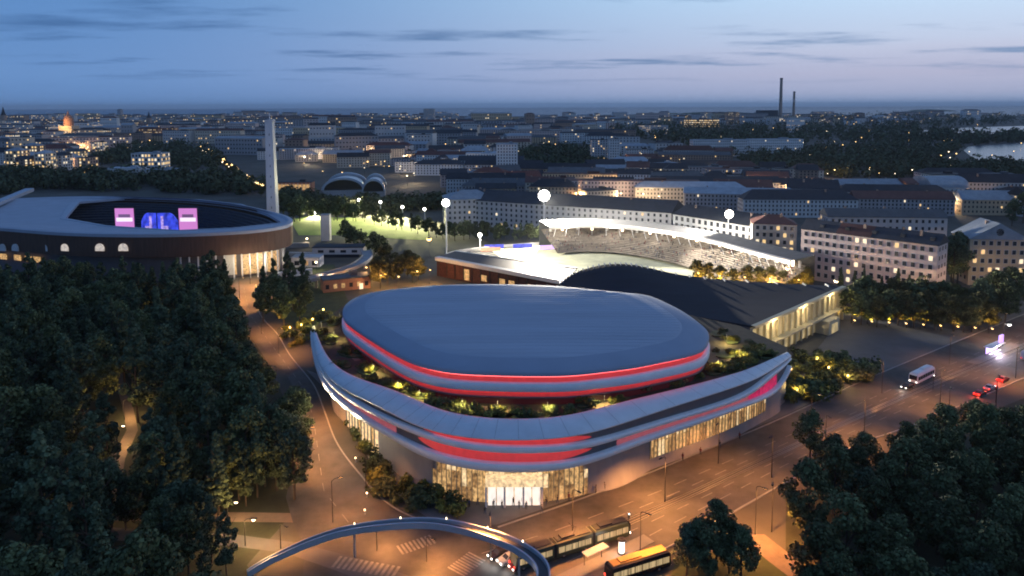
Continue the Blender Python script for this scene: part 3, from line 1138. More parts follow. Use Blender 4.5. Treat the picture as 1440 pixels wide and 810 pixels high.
# ------------------------------------------------------------------ round stadium on the left
st_pts = [(-256, 350), (-210, 334), (-166, 329.5), (-130, 337), (-114, 353), (-117, 375), (-134, 400), (-172, 438), (-220, 466), (-285, 478), (-335, 462), (-352, 425), (-338, 388), (-300, 364)]
st_pts = [tuple(W(x, y, 22).xy) for x, y in st_pts]
SC = Vector((*W(-230, 400, 22).xy, 0))
stadium = thing('round_stadium', 'large round stadium with brown timber wall and open roof at left', 'stadium', SC)
srim = resample(catmull([(x, y, 0) for x, y in st_pts], 8), 140)
SN = normals2(srim)
op_px = [(92, 308), (112, 285), (180, 279.5), (280, 281.5), (340, 288), (376, 302), (396, 314), (330, 321.5), (250, 325), (150, 318.5)]
op = resample([P(x, y, 21.0) for x, y in op_px], 140)
if sum(op[i].x * op[(i + 1) % 140].y - op[(i + 1) % 140].x * op[i].y for i in range(140)) < 0:
    op = op[::-1]
# line both loops up by angle
def ang(p, c):
    return math.atan2(p.y - c.y, p.x - c.x)
oc = sum(op, Vector()) / 140
k0 = min(range(140), key=lambda i: abs(ang(op[i], oc) - ang(srim[0], oc)))
op = op[k0:] + op[:k0]
so_ = lambda o, z: [(p.x + n.x * o, p.y + n.y * o, z) for p, n in zip(srim, SN)]
q = MB()
q.loft([so_(-.5, 21.2), so_(.3, 21.2), so_(.3, 22.6), so_(-1.6, 22.9), [tuple((Vector((p.x, p.y, 22.2))).lerp(Vector((o.x, o.y, 21.2)), .5)) for p, o in zip(srim, op)], [(o.x, o.y, 21.2) for o in op], [(o.x, o.y, 20.3) for o in op], so_(-2, 20.4)])
q.build('canopy_roof', 'stadium_roof', stadium, False)
q = MB()
q.loft([[(o.x, o.y, 21.22) for o in op], [(o.x, o.y, 21.6) for o in op], [tuple(Vector((o.x, o.y, 21.6)).lerp(Vector((p.x, p.y, 21.6)), .05)) for p, o in zip(srim, op)], [tuple(Vector((o.x, o.y, 21.0)).lerp(Vector((p.x, p.y, 21.0)), .06)) for p, o in zip(srim, op)]])
q.build('roof_edge', 'stadium_rim', stadium)
q = MB()
q.loft([so_(.1, 11.8), so_(.1, 21.2), so_(-.4, 21.2)])
q.build('timber_wall', 'timber', stadium)
q = MB()
q.loft([so_(-4, 0), so_(-4, 11.9), so_(.1, 11.8)])
q.build('lower_wall', 'recess_grey', stadium)
# bowl of seats
q = MB()
bowl = lambda f, z: [tuple(Vector((p.x, p.y, z)).lerp(Vector((oc.x, oc.y, z)), f)) for p in srim]
tiers = []
for k in range(14):
    f, z = .12 + k * .035, 19.5 - k * 1.3
    tiers += [bowl(f, z), bowl(f + .035, z)]
q.loft(tiers)
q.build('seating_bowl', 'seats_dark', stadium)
q = MB()
q.add(bowl(.55, 1.2), [tuple(range(140))])
q.build('arena_floor', 'soil', stadium)
# lit arches and windows of the outer wall
def on_wall(px, py, dist=None, off=.25):
    i = min((j for j in range(140) if SN[j].y < .25), key=lambda j: abs(proj((srim[j].x, srim[j].y, 15))[0] - px))
    p = srim[i] + SN[i] * off
    return i, PY(px, py, p.y)
for px in (3, 21, 62, 91, 140, 173):
    i, c = on_wall(px, 353, off=.7)
    n = SN[i]
    t = Vector((-n.y, n.x, 0))
    q = MB()
    pts = [(-2.2, 0), (2.2, 0)] + [(2.2 * math.cos(a), 1.2 + 2.2 * math.sin(a)) for a in [math.pi * k / 10 for k in range(11)]]
    q.add([c + t * x + Vector((0, 0, z)) for x, z in pts] + [c + t * x + Vector((0, 0, z)) - n * .5 for x, z in pts], [tuple(range(13))] + [(k, (k + 1) % 13, 13 + (k + 1) % 13, 13 + k) for k in range(13)])
    aw = q.build('arched_window', 'arch_lit' if px in (140, 173, 91) else 'white_render', stadium)
for px in (250, 262, 274, 286, 298, 310, 322, 333, 344, 354, 364, 373, 381, 388):
    i, c = on_wall(px, 362, off=-3.6)
    n = SN[i]
    t = Vector((-n.y, n.x, 0))
    q = MB()
    q.box((c.x, c.y, 6.2), (3.4, .3, 9.5), math.atan2(t.y, t.x))
    q.build('lit_bay', random.choice(('lobby_bright', 'lobby_gold', 'stand_white_glow', 'lobby_gold')) if px > 312 else 'recess_grey', stadium)
    q = MB()
    q.box((c.x + t.x * 2.1 + n.x * 2.6, c.y + t.y * 2.1 + n.y * 2.6, 5.9), (.6, .6, 11.8), math.atan2(t.y, t.x))
    q.build('column', 'white_render', stadium)
for px in (5, 25, 40, 52):
    i, c = on_wall(px, 366, off=-3.6)
    n = SN[i]
    q = MB()
    q.box((c.x, c.y, 8.0), (4.5, .4, 2.6), math.atan2(n.x, -n.y))
    q.build('lit_window', 'lobby_gold', stadium)
for px in (330, 352, 374):
    i, c = on_wall(px, 370, off=4)
    light(stadium, tuple(Vector((c.x, c.y, 8)) - SC), 1800, (1, .82, .55), size=.5)
# high rear stand rim at far left
q = MB()
ra, rb = P(-40, 300, 24), P(42, 266, 24)
d = (rb - ra).normalized()
q.box(((ra.x + rb.x) / 2, (ra.y + rb.y) / 2, 23.6), ((rb - ra).length, 5, 2.2), math.atan2(d.y, d.x))
ra, rb = P(42, 267, 24), P(150, 268, 24)
d = (rb - ra).normalized()
q.build('raised_roof_edge', 'stadium_rim', stadium)

# two portrait screens and the blue stage wings between them
for px0, px1, which in ((163, 187.5, 'left'), (252.5, 276.5, 'right')):
    y = 392.0
    a, b = PY(px0, 322, y), PY(px1, 293, y)
    scr = thing('video_screen', 'pink lit portrait video screen on the %s side of the blue stage' % which, 'video screen', ((a.x + b.x) / 2, y, 1.2), 0, None)
    wd, zt, zb = b.x - a.x, b.z, a.z - 1.0
    q = MB()
    q.box(((a.x + b.x) / 2, y + .5, (zt + zb) / 2), (wd + .6, .8, zt - zb + .6))
    q.build('casing', 'dark_metal', scr)
    q = MB()
    q.box(((a.x + b.x) / 2, y, (zt + zb) / 2), (wd, .3, zt - zb))
    q.build('display', 'screen_pink', scr)
    q = MB()
    q.box(((a.x + b.x) / 2, y - .22, zb + (zt - zb) * .50), (wd * .86, .2, (zt - zb) * .17))
    q.build('white_caption', 'screen_white', scr)
    q = MB()
    q.box(((a.x + b.x) / 2, y - .22, zb + (zt - zb) * .67), (wd * .62, .2, (zt - zb) * .14))
    q.build('dark_picture', 'screen_dark', scr)
    for s in (-1, 1):
        q = MB()
        q.box(((a.x + b.x) / 2 + s * wd * .4, y + .6, (1.2 + zb) / 2), (.5, .5, zb - 1.0))
        q.build('leg', 'dark_metal', scr)
for px0, px1, which in ((196, 218, 'left'), (222, 246, 'right')):
    y = 396.0
    a, b = PY(px0, 324, y), PY(px1, 300, y)
    stg = thing('stage_wing', 'curved blue lit stage set, %s half beside the gap' % which, 'stage', ((a.x + b.x) / 2, y, 1.2))
    pts = []
    for k in range(11):
        t = k / 10
        x = a.x + (b.x - a.x) * t
        e = t if which == 'left' else 1 - t
        h = b.z - (1 - min(1, e * 2.2)) ** 2 * 5
        pts.append((x, y + (1 - e) * 2.5, h))
    q = MB()
    q.loft([[(x, yy, 1.2) for x, yy, h in pts], pts, [(x, yy + 1, h) for x, yy, h in pts], [(x, yy + 1, 1.2) for x, yy, h in pts]], closed=False)
    q.build('backdrop', 'stage_blue', stg)
    xm = a.x + (b.x - a.x) * (.72 if which == 'left' else .28)
    q = MB()
    q.box((xm, y - .4, (a.z + b.z) / 2 - .3), (1.3, .3, (b.z - a.z) * .75))
    q.box((xm + (-2 if which == 'left' else 2), y - .1, a.z + 1.2), (2.2, .3, 2.6))
    q.build('light_column', 'stage_violet', stg)
light(stadium, (-5, -8, 14), 3000, (.35, .35, 1.0), size=2)

# white stadium tower
tb = Vector((PY(384, 300, 450).x, 450, 0))
tower = thing('stadium_tower', 'tall slender white tower rising behind the round stadium', 'tower', tb)
q = MB()
zt = PY(380, 168, 450).z
for z0, z1, w0, w1 in ((0, zt - 1, 6.2, 4.6),):
    q.loft([[(tb.x + sx * w0 / 2, tb.y + sy * w0 / 2, z0) for sx, sy in ((-1, -1), (1, -1), (1, 1), (-1, 1))], [(tb.x + sx * w1 / 2, tb.y + sy * w1 / 2, z1) for sx, sy in ((-1, -1), (1, -1), (1, 1), (-1, 1))]], cap1=True)
q.build('shaft', 'tower_white', tower)
q = MB()
q.box((tb.x, tb.y, zt - .6), (5.4, 5.4, .8))
q.build('platform', 'tower_white', tower)
q = MB()
q.tube([(tb.x, tb.y, zt - .4), (tb.x, tb.y, zt + 4)], .25, 6)
q.build('flagpole', 'white_paint', tower)
for k in range(9):
    q = MB()
    q.box((tb.x + .2, tb.y - 3.02 + .085 * k, 10 + k * 6.6), (.35, .2, 1.4))
    q.build('slit_window', 'win_dark', tower)

# ------------------------------------------------------------------ practice field with its lamps
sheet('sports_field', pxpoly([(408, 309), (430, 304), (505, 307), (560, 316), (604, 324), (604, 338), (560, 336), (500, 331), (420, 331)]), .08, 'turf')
def lamp_mast(px, py, base_d, label, power, col, head=2.0, group=None, mat='lamp_white', aim=None):
    """Floodlight mast: the head is seen at (px, py), BASE_D metres out."""
    hpos = PY(px, py, base_d)
    t = thing('floodlight_mast', label, 'floodlight', (hpos.x, hpos.y, 0), 0, group)
    q = MB()
    q.tube([(0, 0, 0), (0, 0, hpos.z * .5), (0, 0, hpos.z)], [.38, .30, .2], 8)
    q.build('mast', 'white_paint', t, world=False)
    q = MB()
    q.lathe([(head * .95, -.15), (head * .95, .15)], 16); q.v = [(a, c, b + hpos.z) for a, b, c in q.v]
    q.build('head_frame', 'dark_metal', t, world=False)
    for ring_, cnt_ in ((0.0, 1), (.40, 6), (.78, 11)):
        for k_ in range(cnt_):
            q = MB()
            x, z = math.cos(6.283 * k_ / cnt_) * head * ring_, hpos.z + math.sin(6.283 * k_ / cnt_) * head * ring_
            q.lathe([(head * .10, 0), (head * .22, .2), (head * .24, .45), (head * .18, .60), (0.01, .66)], 10)
            q.v = [(x + a, -.1 - c, z + b) for a, b, c in q.v]
            q.build('lamp_head', mat, t, world=False)
    if power:
        if aim is None:
            light(t, (0, -1.5, hpos.z - 1), power, col, size=1.0)
        else:
            light(t, (0, -1.5, hpos.z - 1), power, col, 'SPOT', 1.0, R(92), tuple(Vector(aim) - hpos))
    return t


for k, (px, py) in enumerate(((505, 281), (535, 284), (566, 291), (597, 294))):
    lamp_mast(px, py, 545 - k * 14, '%s white lamp in the row along the far side of the green field' % ('leftmost', 'second', 'third', 'rightmost')[k], 330000, (1.0, .92, .46), 1.1, 'small lamps of the green field', 'lamp_white', P(470 + 38 * k, 318, 0))
lamp_mast(443, 299, 520, 'small white lamp at the left end of the green field', 260000, (1.0, .92, .46), .9, None, 'lamp_white', P(440, 320, 0))
lamp_mast(627, 285, 372, 'tall floodlight mast left of the football stand', 800000, (1, .92, .78), 2.1, None, 'lamp_white', P(770, 358, 0))
lamp_mast(765, 275, 430, 'brightest tall floodlight mast behind the football stand', 4200000, (1, .90, .74), 3.6, None, 'lamp_white', P(850, 362, 0))
lamp_mast(1025, 301, 372, 'tall floodlight mast at the far corner of the curved stand', 800000, (1, .90, .74), 2.3, None, 'lamp_white', P(900, 362, 0))
lamp_mast(675, 330, 395, 'short white lamp mast behind the low football stand', 9000, (1, .95, .86), 1.1, None, 'lamp_white')

# ------------------------------------------------------------------ football ground
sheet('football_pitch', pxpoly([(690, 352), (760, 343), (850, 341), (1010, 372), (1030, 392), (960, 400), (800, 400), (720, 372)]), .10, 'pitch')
fs = thing('football_stand', 'low football stand with brown roof and bright white edge', 'grandstand', P(700, 390, 0))
Z1 = 9.0
fa, fb = P(612, 362, Z1), P(793, 396, Z1)
fc, fd = P(812, 377, Z1), P(640, 353, Z1)
q = MB()
q.prism([(p.x, p.y) for p in (fa, fb, fc, fd)], Z1 - .7, Z1)
q.build('roof', 'stand_roof', fs)
dd = (fb - fa).normalized()
nn = Vector((dd.y, -dd.x, 0))
q = MB()
q.loft([[fa + nn * .2 + Vector((0, 0, -1.4)), fb + nn * .2 + Vector((0, 0, -1.4))], [fa + nn * .2 + Vector((0, 0, .25)), fb + nn * .2 + Vector((0, 0, .25))], [fa - nn * 2.6 + Vector((0, 0, .25)), fb - nn * 2.6 + Vector((0, 0, .25))], [fa - nn * 2.6 + Vector((0, 0, .02)), fb - nn * 2.6 + Vector((0, 0, .02))]], closed=False)
q.build('lit_eave', 'stand_white_glow', fs)
q = MB()
d2 = (fc - fd).normalized()
n2 = Vector((d2.y, -d2.x, 0))
q.loft([[fd - n2 * .1 + Vector((0, 0, -.8)), fc - n2 * .1 + Vector((0, 0, -.8))], [fd - n2 * .1 + Vector((0, 0, .2)), fc - n2 * .1 + Vector((0, 0, .2))], [fd + n2 * 1.2 + Vector((0, 0, .2)), fc + n2 * 1.2 + Vector((0, 0, .2))]], closed=False)
q.build('lit_eave', 'stand_white_glow', fs)
q = MB()
q.prism([(p.x, p.y) for p in (fa - nn * 1, fb - nn * 1, fb - nn * 1.6, fa - nn * 1.6)], 0, Z1 - .7)
q.build('rear_wall', 'stand_red', fs)
for k in range(14):
    p = fa.lerp(fb, (k + .3) / 14)
    q = MB()
    q.box((p.x - nn.x * .7, p.y - nn.y * .7, Z1 / 2 - .4), (.3, .3, Z1 - .9))
    q.build('column', 'dark_metal', fs)
    if k in (3, 5, 7, 8, 10, 12):
        q = MB()
        q.box((p.x + dd.x * 2 - nn.x * .8, p.y + dd.y * 2 - nn.y * .8, 3.4), (3, .3, 2.6 if k != 3 else 5), math.atan2(dd.y, dd.x))
        q.build('lit_window', 'lobby_gold', fs)
# back touchline boards and white path beyond the stand
for px, py, m, lab in ((695, 350, 'stage_blue', 'blue lit advertising board along the pitch, behind the low stand'), (735, 349, 'stage_blue', 'blue lit advertising board left of the goal end'), (772, 351, 'purple_sign', 'pale violet advertising board at the pitch end'), (690, 354, 'brick_orange', 'orange advertising board left of the blue boards')):
    c = P(px, py)
    t = thing('advertising_board', lab, 'advertising board', c, .15)
    q = MB()
    q.box((0, 0, 1.4), (11, .25, 2.2))
    q.build('panel', m, t, world=False)
    for s in (-5, 0, 5):
        q = MB()
        q.box((s, .4, .9), (.15, .6, 1.8))
        q.build('leg', 'dark_metal', t, world=False)
q = MB()
l0 = catmull([P(x, y, 1.6) for x, y in ((622, 360), (640, 352.5), (690, 346), (745, 341.5), (790, 339))], 5, False)
n0 = normals2(l0, False)
q.loft([[p + n * .3 - Vector((0, 0, 1.6)) for p, n in zip(l0, n0)], [p + n * .3 for p, n in zip(l0, n0)], [p - n * .3 for p, n in zip(l0, n0)], [p - n * .3 - Vector((0, 0, 1.6)) for p, n in zip(l0, n0)]], closed=False)
o = q.build('perimeter_wall', 'stand_white_glow')
tag(o, 'low white perimeter wall running behind the pitch from the low stand', 'wall')
# curved far stand
cs = thing('curved_grandstand', 'long curved grandstand full of seats under a white canopy edge', 'grandstand', P(930, 350, 0))
edge = catmull([PY(x, y, P(x, y, 13).y) for x, y in ((772, 321), (815, 318.5), (870, 320), (920, 325.5), (965, 333), (1010, 343), (1050, 354), (1085, 363), (1112, 370))], 6, False)
EN = normals2(edge, False)
ne = len(edge)
q = MB()
q.loft([[p - n * 0 for p, n in zip(edge, EN)], [p + n * 0 + Vector((0, 0, .9)) for p, n in zip(edge, EN)], [p - n * 14 + Vector((0, 0, 2.2)) for p, n in zip(edge, EN)], [p - n * 14 + Vector((0, 0, -12.5)) for p, n in zip(edge, EN)]], closed=False)
q.build('roof', 'roof grey', cs)
q = MB()
q.loft([[p + n * .3 + Vector((0, 0, -.6)) for p, n in zip(edge, EN)], [p + n * .3 + Vector((0, 0, 1.0)) for p, n in zip(edge, EN)], [p - n * 1.6 + Vector((0, 0, 1.15)) for p, n in zip(edge, EN)]], closed=False)
q.build('canopy_edge', 'stand_white_glow', cs)
q = MB()
rws = []
for k in range(16):
    f = -12 + k * 1.5
    z = 10.5 - k * .62
    rws += [[(p.x + n.x * f, p.y + n.y * f, z) for p, n in zip(edge, EN)], [(p.x + n.x * (f + 1.5), p.y + n.y * (f + 1.5), z) for p, n in zip(edge, EN)]]
q.loft(rws, closed=False)
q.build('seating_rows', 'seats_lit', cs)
for i in range(2, ne - 1, 2):
    p, n = edge[i], EN[i]
    q = MB()
    q.box((p.x - n.x * 8, p.y - n.y * 8, p.z - 1.9), (1.2, .5, 3.0), math.atan2(n.x, -n.y))
    q.build('lit_box_window', 'lamp_warm' if i % 4 == 0 else 'stand_white_glow', cs)
    q = MB()
    q.tube([(p.x - n.x * 4, p.y - n.y * 4, 7.0), (p.x - n.x * .8, p.y - n.y * .8, p.z)], .18, 5)
    q.build('column', 'white_paint', cs)
for i in range(4, ne - 2, 7):
    p, n = edge[i], EN[i]
    light(cs, tuple(p + n * 2 + Vector((0, 0, -1.5)) - cs.location), 2500, (1, .92, .8), size=.6)
# spectators and seats: loose specks nobody could count
q = MB()
for k in range(300):
    i = random.randrange(ne - 1)
    p = edge[i].lerp(edge[i + 1], random.random())
    n = EN[i]
    kk = random.randrange(2, 15)
    f, z = -12 + kk * 1.5 + .7, 10.5 - kk * .62
    q.box((p.x + n.x * f, p.y + n.y * f, z + .5), (.5, .4, .8), 0, random.randrange(4), .6)
o = q.build('crowd', ['cloth_pale', 'cloth_blue', 'cloth_red', 'cloth_dark'])
tag(o, 'crowd of spectators seated in the curved grandstand', 'crowd', None, 'stuff')

# ------------------------------------------------------------------ foliage
def np_mesh(name, v, f4, m):
    me = bpy.data.meshes.new(name)
    nv, nf = len(v), len(f4)
    me.vertices.add(nv)
    me.vertices.foreach_set('co', np.asarray(v, np.float32).ravel())
    me.loops.add(nf * 4)
    me.loops.foreach_set('vertex_index', np.asarray(f4, np.int32).ravel())
    me.polygons.add(nf)
    me.polygons.foreach_set('loop_start', np.arange(nf, dtype=np.int32) * 4)
    me.polygons.foreach_set('loop_total', np.full(nf, 4, np.int32))
    for mm in (m if isinstance(m, (list, tuple)) else [m]):
        me.materials.append(MATS[mm])
    me.update(calc_edges=True)
    return me


def leaves(cent, rad, n, size, flat=.85, shell=.5):
    """N leaf sprays round every clump of centre CENT and radius RAD."""
    cent, rad = np.asarray(cent, float), np.asarray(rad, float)
    k = len(cent)
    c = np.repeat(cent, n, 0)
    r = np.repeat(rad, n)
    d = rng.normal(size=(k * n, 3))
    d /= np.linalg.norm(d, axis=1, keepdims=True)
    rr = r * (shell + (1 - shell) * rng.random(k * n) ** .6)
    p = c + d * rr[:, None] * np.array([1, 1, flat])
    nrm = d + rng.normal(size=d.shape) * .55 + np.array([0, 0, .35])
    nrm /= np.linalg.norm(nrm, axis=1, keepdims=True)
    t = np.cross(nrm, rng.normal(size=d.shape))
    t /= np.linalg.norm(t, axis=1, keepdims=True)
    b = np.cross(nrm, t)
    s = size * (.55 + .8 * rng.random(k * n))[:, None]
    a = (.55 + .4 * rng.random(k * n))[:, None]
    v = np.stack([p - t * s, p - b * s * a + nrm * s * .15, p + t * s, p + b * s * a + nrm * s * .15], 1).reshape(-1, 3)
    f = np.arange(k * n * 4).reshape(-1, 4)
    return v, f


def crown_broad(seed, h=16.0, r=4.6, m='leaf_dark', n=120, size=.30):
    rs = np.random.default_rng(seed)
    cs, rd = [], []
    for k in range(34):
        u = rs.random()
        z = h * (.30 + .66 * u)
        prof = math.sin(math.pi * min(1, (.12 + .88 * u)) ** .85) ** .7
        a = rs.random() * 6.283
        q_ = r * prof * (rs.random() ** .5) * .95
        cs.append((q_ * math.cos(a) * (1 + .15 * math.sin(seed)), q_ * math.sin(a), z))
        rd.append(r * (.22 + .2 * rs.random()))
    v, f = leaves(cs, rd, n, size)
    return np_mesh('crown', v, f, m)


def crown_tall(seed, h=19.0, r=3.0, m='leaf_blue', n=115, size=.30):
    rs = np.random.default_rng(seed)
    cs, rd = [], []
    for k in range(34):
        u = (k + rs.random()) / 34
        z = h * (.22 + .77 * u)
        q_ = r * (math.sin(math.pi * (.18 + .80 * u)) ** .8) * rs.random() ** .6
        a = rs.random() * 6.283
        cs.append((q_ * math.cos(a), q_ * math.sin(a), z))
        rd.append(r * (.26 + .2 * rs.random()) * (1.05 - .5 * u))
    v, f = leaves(cs, rd, n, size, 1.1)
    return np_mesh('crown', v, f, m)


def crown_spruce(seed, h=17.0, r=3.0, m='leaf_blue', n=54, size=.34):
    rs = np.random.default_rng(seed)
    cs, rd = [], []
    for k in range(60):
        u = (k / 60) ** .9
        z = h * (.12 + .87 * u)
        q_ = r * (1 - u) * (.35 + .6 * rs.random())
        a = k * 2.4 + rs.random() * .5
        cs.append((q_ * math.cos(a), q_ * math.sin(a), z))
        rd.append(.35 + .75 * (1 - u))
    v, f = leaves(cs, rd, n, size, .55)
    return np_mesh('crown', v, f, m)


def trunk_mesh(seed, h=16.0, r=.24):
    rs = random.Random(seed)
    q = MB()
    q.tube([(0, 0, -.1), (.1, .05, h * .25), (-.05, .1, h * .5), (.05, 0, h * .82)], [r * 1.2, r, r * .7, r * .25], 7)
    for k in range(5):
        a, z = rs.random() * 6.283, h * (.3 + .1 * k)
        ln = h * .17
        q.tube([(0, 0, z), (ln * .6 * math.cos(a), ln * .6 * math.sin(a), z + ln * .5), (ln * math.cos(a), ln * math.sin(a), z + ln)], [r * .5, r * .35, r * .12], 5)
    return q.mesh('trunk', 'bark')


def shrub_mesh(seed, m='leaf_shrub'):
    rs = np.random.default_rng(seed)
    cs = [(rs.normal() * .5, rs.normal() * .5, .35 + .5 * rs.random()) for _ in range(8)]
    v, f = leaves(cs, [.35 + .3 * rs.random() for _ in cs], 46, .16)
    return np_mesh('foliage', v, f, m)


CR_ = {
    'broad': [crown_broad(s) for s in (1, 2, 3, 4)] + [crown_broad(5, m='leaf_blue')],
    'tall': [crown_tall(s) for s in (1, 2, 3)],
    'spruce': [crown_spruce(s) for s in (1, 2)],
    'warm': [crown_broad(s, 12.0, 4.2, 'leaf_warm') for s in (11, 12, 13)],
    'small': [crown_broad(s, 9.0, 3.2, 'leaf_dark', 40, .4) for s in (21, 22)],
}
TR_ = {'broad': trunk_mesh(1), 'tall': trunk_mesh(2, 19, .22), 'spruce': trunk_mesh(3, 17, .2), 'warm': trunk_mesh(4, 12, .2), 'small': trunk_mesh(5, 9, .16)}
HT = {'broad': 16, 'tall': 19, 'spruce': 17, 'warm': 12, 'small': 9}
RD = {'broad': 4.9, 'tall': 3.4, 'spruce': 3.0, 'warm': 4.4, 'small': 3.4}
TREES = []
NTH = ['first', 'second', 'third', 'fourth', 'fifth', 'sixth', 'seventh', 'eighth', 'ninth', 'tenth', 'eleventh', 'twelfth', 'thirteenth', 'fourteenth', 'fifteenth', 'sixteenth']
KINDW = {'broad': 'broad crowned', 'tall': 'narrow tall', 'spruce': 'pointed conifer-like', 'warm': 'golden', 'small': 'small'}


def tree(kind, x, y, sc, name, label, group, z=0.0):
    t = thing(name, label, 'tree', (x, y, z), random.random() * 6.28, group, sc)
    obj('trunk', TR_[kind], t)
    obj('crown', random.choice(CR_[kind]), t)
    TREES.append((x, y))
    return t


def plant_px(polys, keep, spacing, kinds, name, label, group, ybase=(85, 340), xr=(-340, 220), smin=.8, smax=1.2, limit=300, edge=None, must=None):
    """Trees over a stretch of ground, none where its crown would stand before what the photograph shows free."""
    n = 0
    y = ybase[0]
    pts = []
    while y < ybase[1]:
        x = xr[0]
        while x < xr[1]:
            pts.append((x + random.uniform(-.42, .42) * spacing, y + random.uniform(-.42, .42) * spacing))
            x += spacing
        y += spacing
    for x, yy in pts:
        kind = random.choice(kinds)
        sc = random.uniform(smin, smax)
        px, py, dep = proj((x, yy, HT[kind] * .6 * sc))
        if dep < 20:
            continue
        rp = RD[kind] * sc / dep * FPX
        if not any(inpoly((px, py), pl) for pl in polys):
            continue
        if edge and not edge(px, py, rp):
            continue
        _, yt, _ = proj((x, yy, HT[kind] * sc))
        _, yb, _ = proj((x, yy, HT[kind] * sc * .2))
        if any(px + rp * .75 > k[0] and px - rp * .75 < k[2] and yb > k[1] and yt < k[3] for k in keep):
            continue
        if n >= limit:
            break
        if name == 'forest_tree':
            zone = 'below the round stadium' if py < 450 else 'beside the side road' if px > 300 else 'around the lit wood path' if 90 < px < 260 and 480 < py < 680 else 'in the near left corner' if py > 640 else 'at the left picture edge' if px < 90 else 'in the middle of the left wood'
            tree(kind, x, yy, sc, name, '%s dark tree %s' % (KINDW[kind], zone), '%s trees %s' % (KINDW[kind], zone))
        else:
            zone = 'along the road side of the park wood' if py < 650 else 'in the near right corner' if px > 1280 else 'at the left end of the park wood'
            tree(kind, x, yy, sc, name, 'dark leafy tree %s' % zone, 'trees ' + zone)
        n += 1
    return n


# left wood
lw_edge = [(330, 355), (334, 405), (346, 450), (372, 500), (402, 545), (420, 590), (424, 650), (405, 690), (372, 705), (345, 705)]
def left_edge(px, py, rp):
    px -= 12 if py > 560 else 0
    for (x0, y0), (x1, y1) in zip(lw_edge, lw_edge[1:]):
        if y0 <= py <= y1:
            return px + rp * .8 < x0 + (x1 - x0) * (py - y0) / (y1 - y0) + 3
    return py < 355 or px + rp * .8 < 330
n_l = plant_px([[(-130, 382), (330, 385), (346, 450), (372, 500), (404, 545), (424, 590), (428, 650), (405, 694), (200, 712), (185, 770), (250, 830), (330, 900), (-130, 900)]],
               [(164, 578, 198, 620), (250, 722, 420, 756), (335, 690, 480, 815)],
               8.3, ['broad'] * 5 + ['tall'] * 4 + ['spruce'] * 2, 'forest_tree', 'tall dark tree in the dense wood left of the arena road', 'trees of the dense wood on the left', (88, 300), (-330, -20), .88, 1.32, 290, left_edge)
# right wood
n_r = plant_px([[(1112, 612), (1165, 607), (1182, 655), (1205, 632), (1300, 612), (1345, 590), (1400, 572), (1440, 566), (1560, 530), (1600, 900), (1120, 900), (1112, 800)]],
               [(1040, 740, 1108, 800)], 7.2, ['broad'], 'park_tree', 'dark leafy tree in the park wood at the near right corner', 'trees of the park wood at right', (92, 190), (35, 190), .7, 1.05, 200, lambda px, py, rp: px - rp * .8 > 1106)
n_f = 0
print('trees', n_l, n_r, n_f)


def row_px(pts, kind, hpx, name, label, group, jit=3):
    """Trees that the photograph shows with the foot at a given place and a height of HPX of its pixels."""
    xs_ = sorted(p[0] for p in pts)
    base_label = label
    for x, y in pts:
        k_ = xs_.index(x)
        if len(pts) <= 16:
            label = '%s: %s' % (base_label, 'leftmost' if k_ == 0 else 'rightmost' if k_ == len(pts) - 1 else NTH[k_] + ' from the left')
        g = P(x + random.uniform(-jit, jit), y)
        _, _, dep = proj(g)
        k = random.choice(kind) if isinstance(kind, list) else kind
        sc = hpx * random.uniform(.85, 1.15) * dep / FPX / HT[k]
        tree(k, g.x, g.y, sc, name, label, group)


row_px([(965, 812), (985, 805), (1008, 800), (1026, 806), (996, 822), (1040, 822)], 'broad', 88, 'verge_tree', 'dark round tree in the roadside clump', 'trees of the roadside clump')
row_px([(372, 455), (390, 440), (410, 436), (398, 462), (420, 455), (432, 440), (385, 425), (405, 415), (425, 420), (372, 432)], ['broad', 'tall'], 62, 'roadside_tree', 'dark tree in the clump between arena and side road', 'trees between arena and side road')
row_px([(530, 395), (548, 402), (545, 388), (562, 394), (578, 398), (590, 394), (535, 405), (572, 388)], 'warm', 40, 'brown_tree', 'brownish lamplit tree left of the football stand', 'lamplit trees left of the football stand')
row_px([(492, 348), (505, 350), (527, 358), (536, 362), (484, 342)], 'small', 30, 'field_tree', 'dark round tree before the lit green field', 'trees on the near edge of the green field')
row_px([(x, 306 + random.random() * 6) for x in range(396, 500, 9)], ['broad', 'small'], 32, 'field_edge_tree', 'dark tree beyond the left half of the green field', 'trees beyond the left of the green field')
row_px([(x, 309 + (x - 500) * .19 + random.random() * 4) for x in range(502, 625, 11)], ['tall', 'small'], 25, 'field_back_tree', 'dark upright tree behind the white lamps of the green field', 'trees behind the field lamps')
row_px([(x, 334 + (x - 630) * .03 + random.random() * 5) for x in list(range(632, 770, 9))], ['tall', 'small', 'broad'], 26, 'stand_tree', 'dark tree before the long pale block', 'trees before the long pale block')
row_px([(x, 322 + (x - 780) * .05 + random.random() * 3) for x in list(range(778, 936, 11))], ['broad', 'small'], 26, 'stand_back_tree', 'dark tree above the curved grandstand canopy', 'trees above the curved grandstand')
row_px([(980, 398), (996, 400), (1012, 402), (1030, 404), (1050, 402), (1066, 406), (1085, 404), (1100, 408), (1116, 406), (1135, 408)], 'warm', 30, 'lamplit_tree', 'small golden tree behind the ice hall roof', 'golden trees behind the ice hall')
row_px([(1180, 412), (1198, 414), (1215, 412)], 'spruce', 40, 'young_conifer', 'pointed dark tree before the pinkish block', 'pointed trees before the pinkish block')
row_px([(1240, 424), (1262, 424), (1274, 428)], 'spruce', 42, 'green_conifer', 'green pointed tree before the pinkish block', 'green pointed trees before the pinkish block')
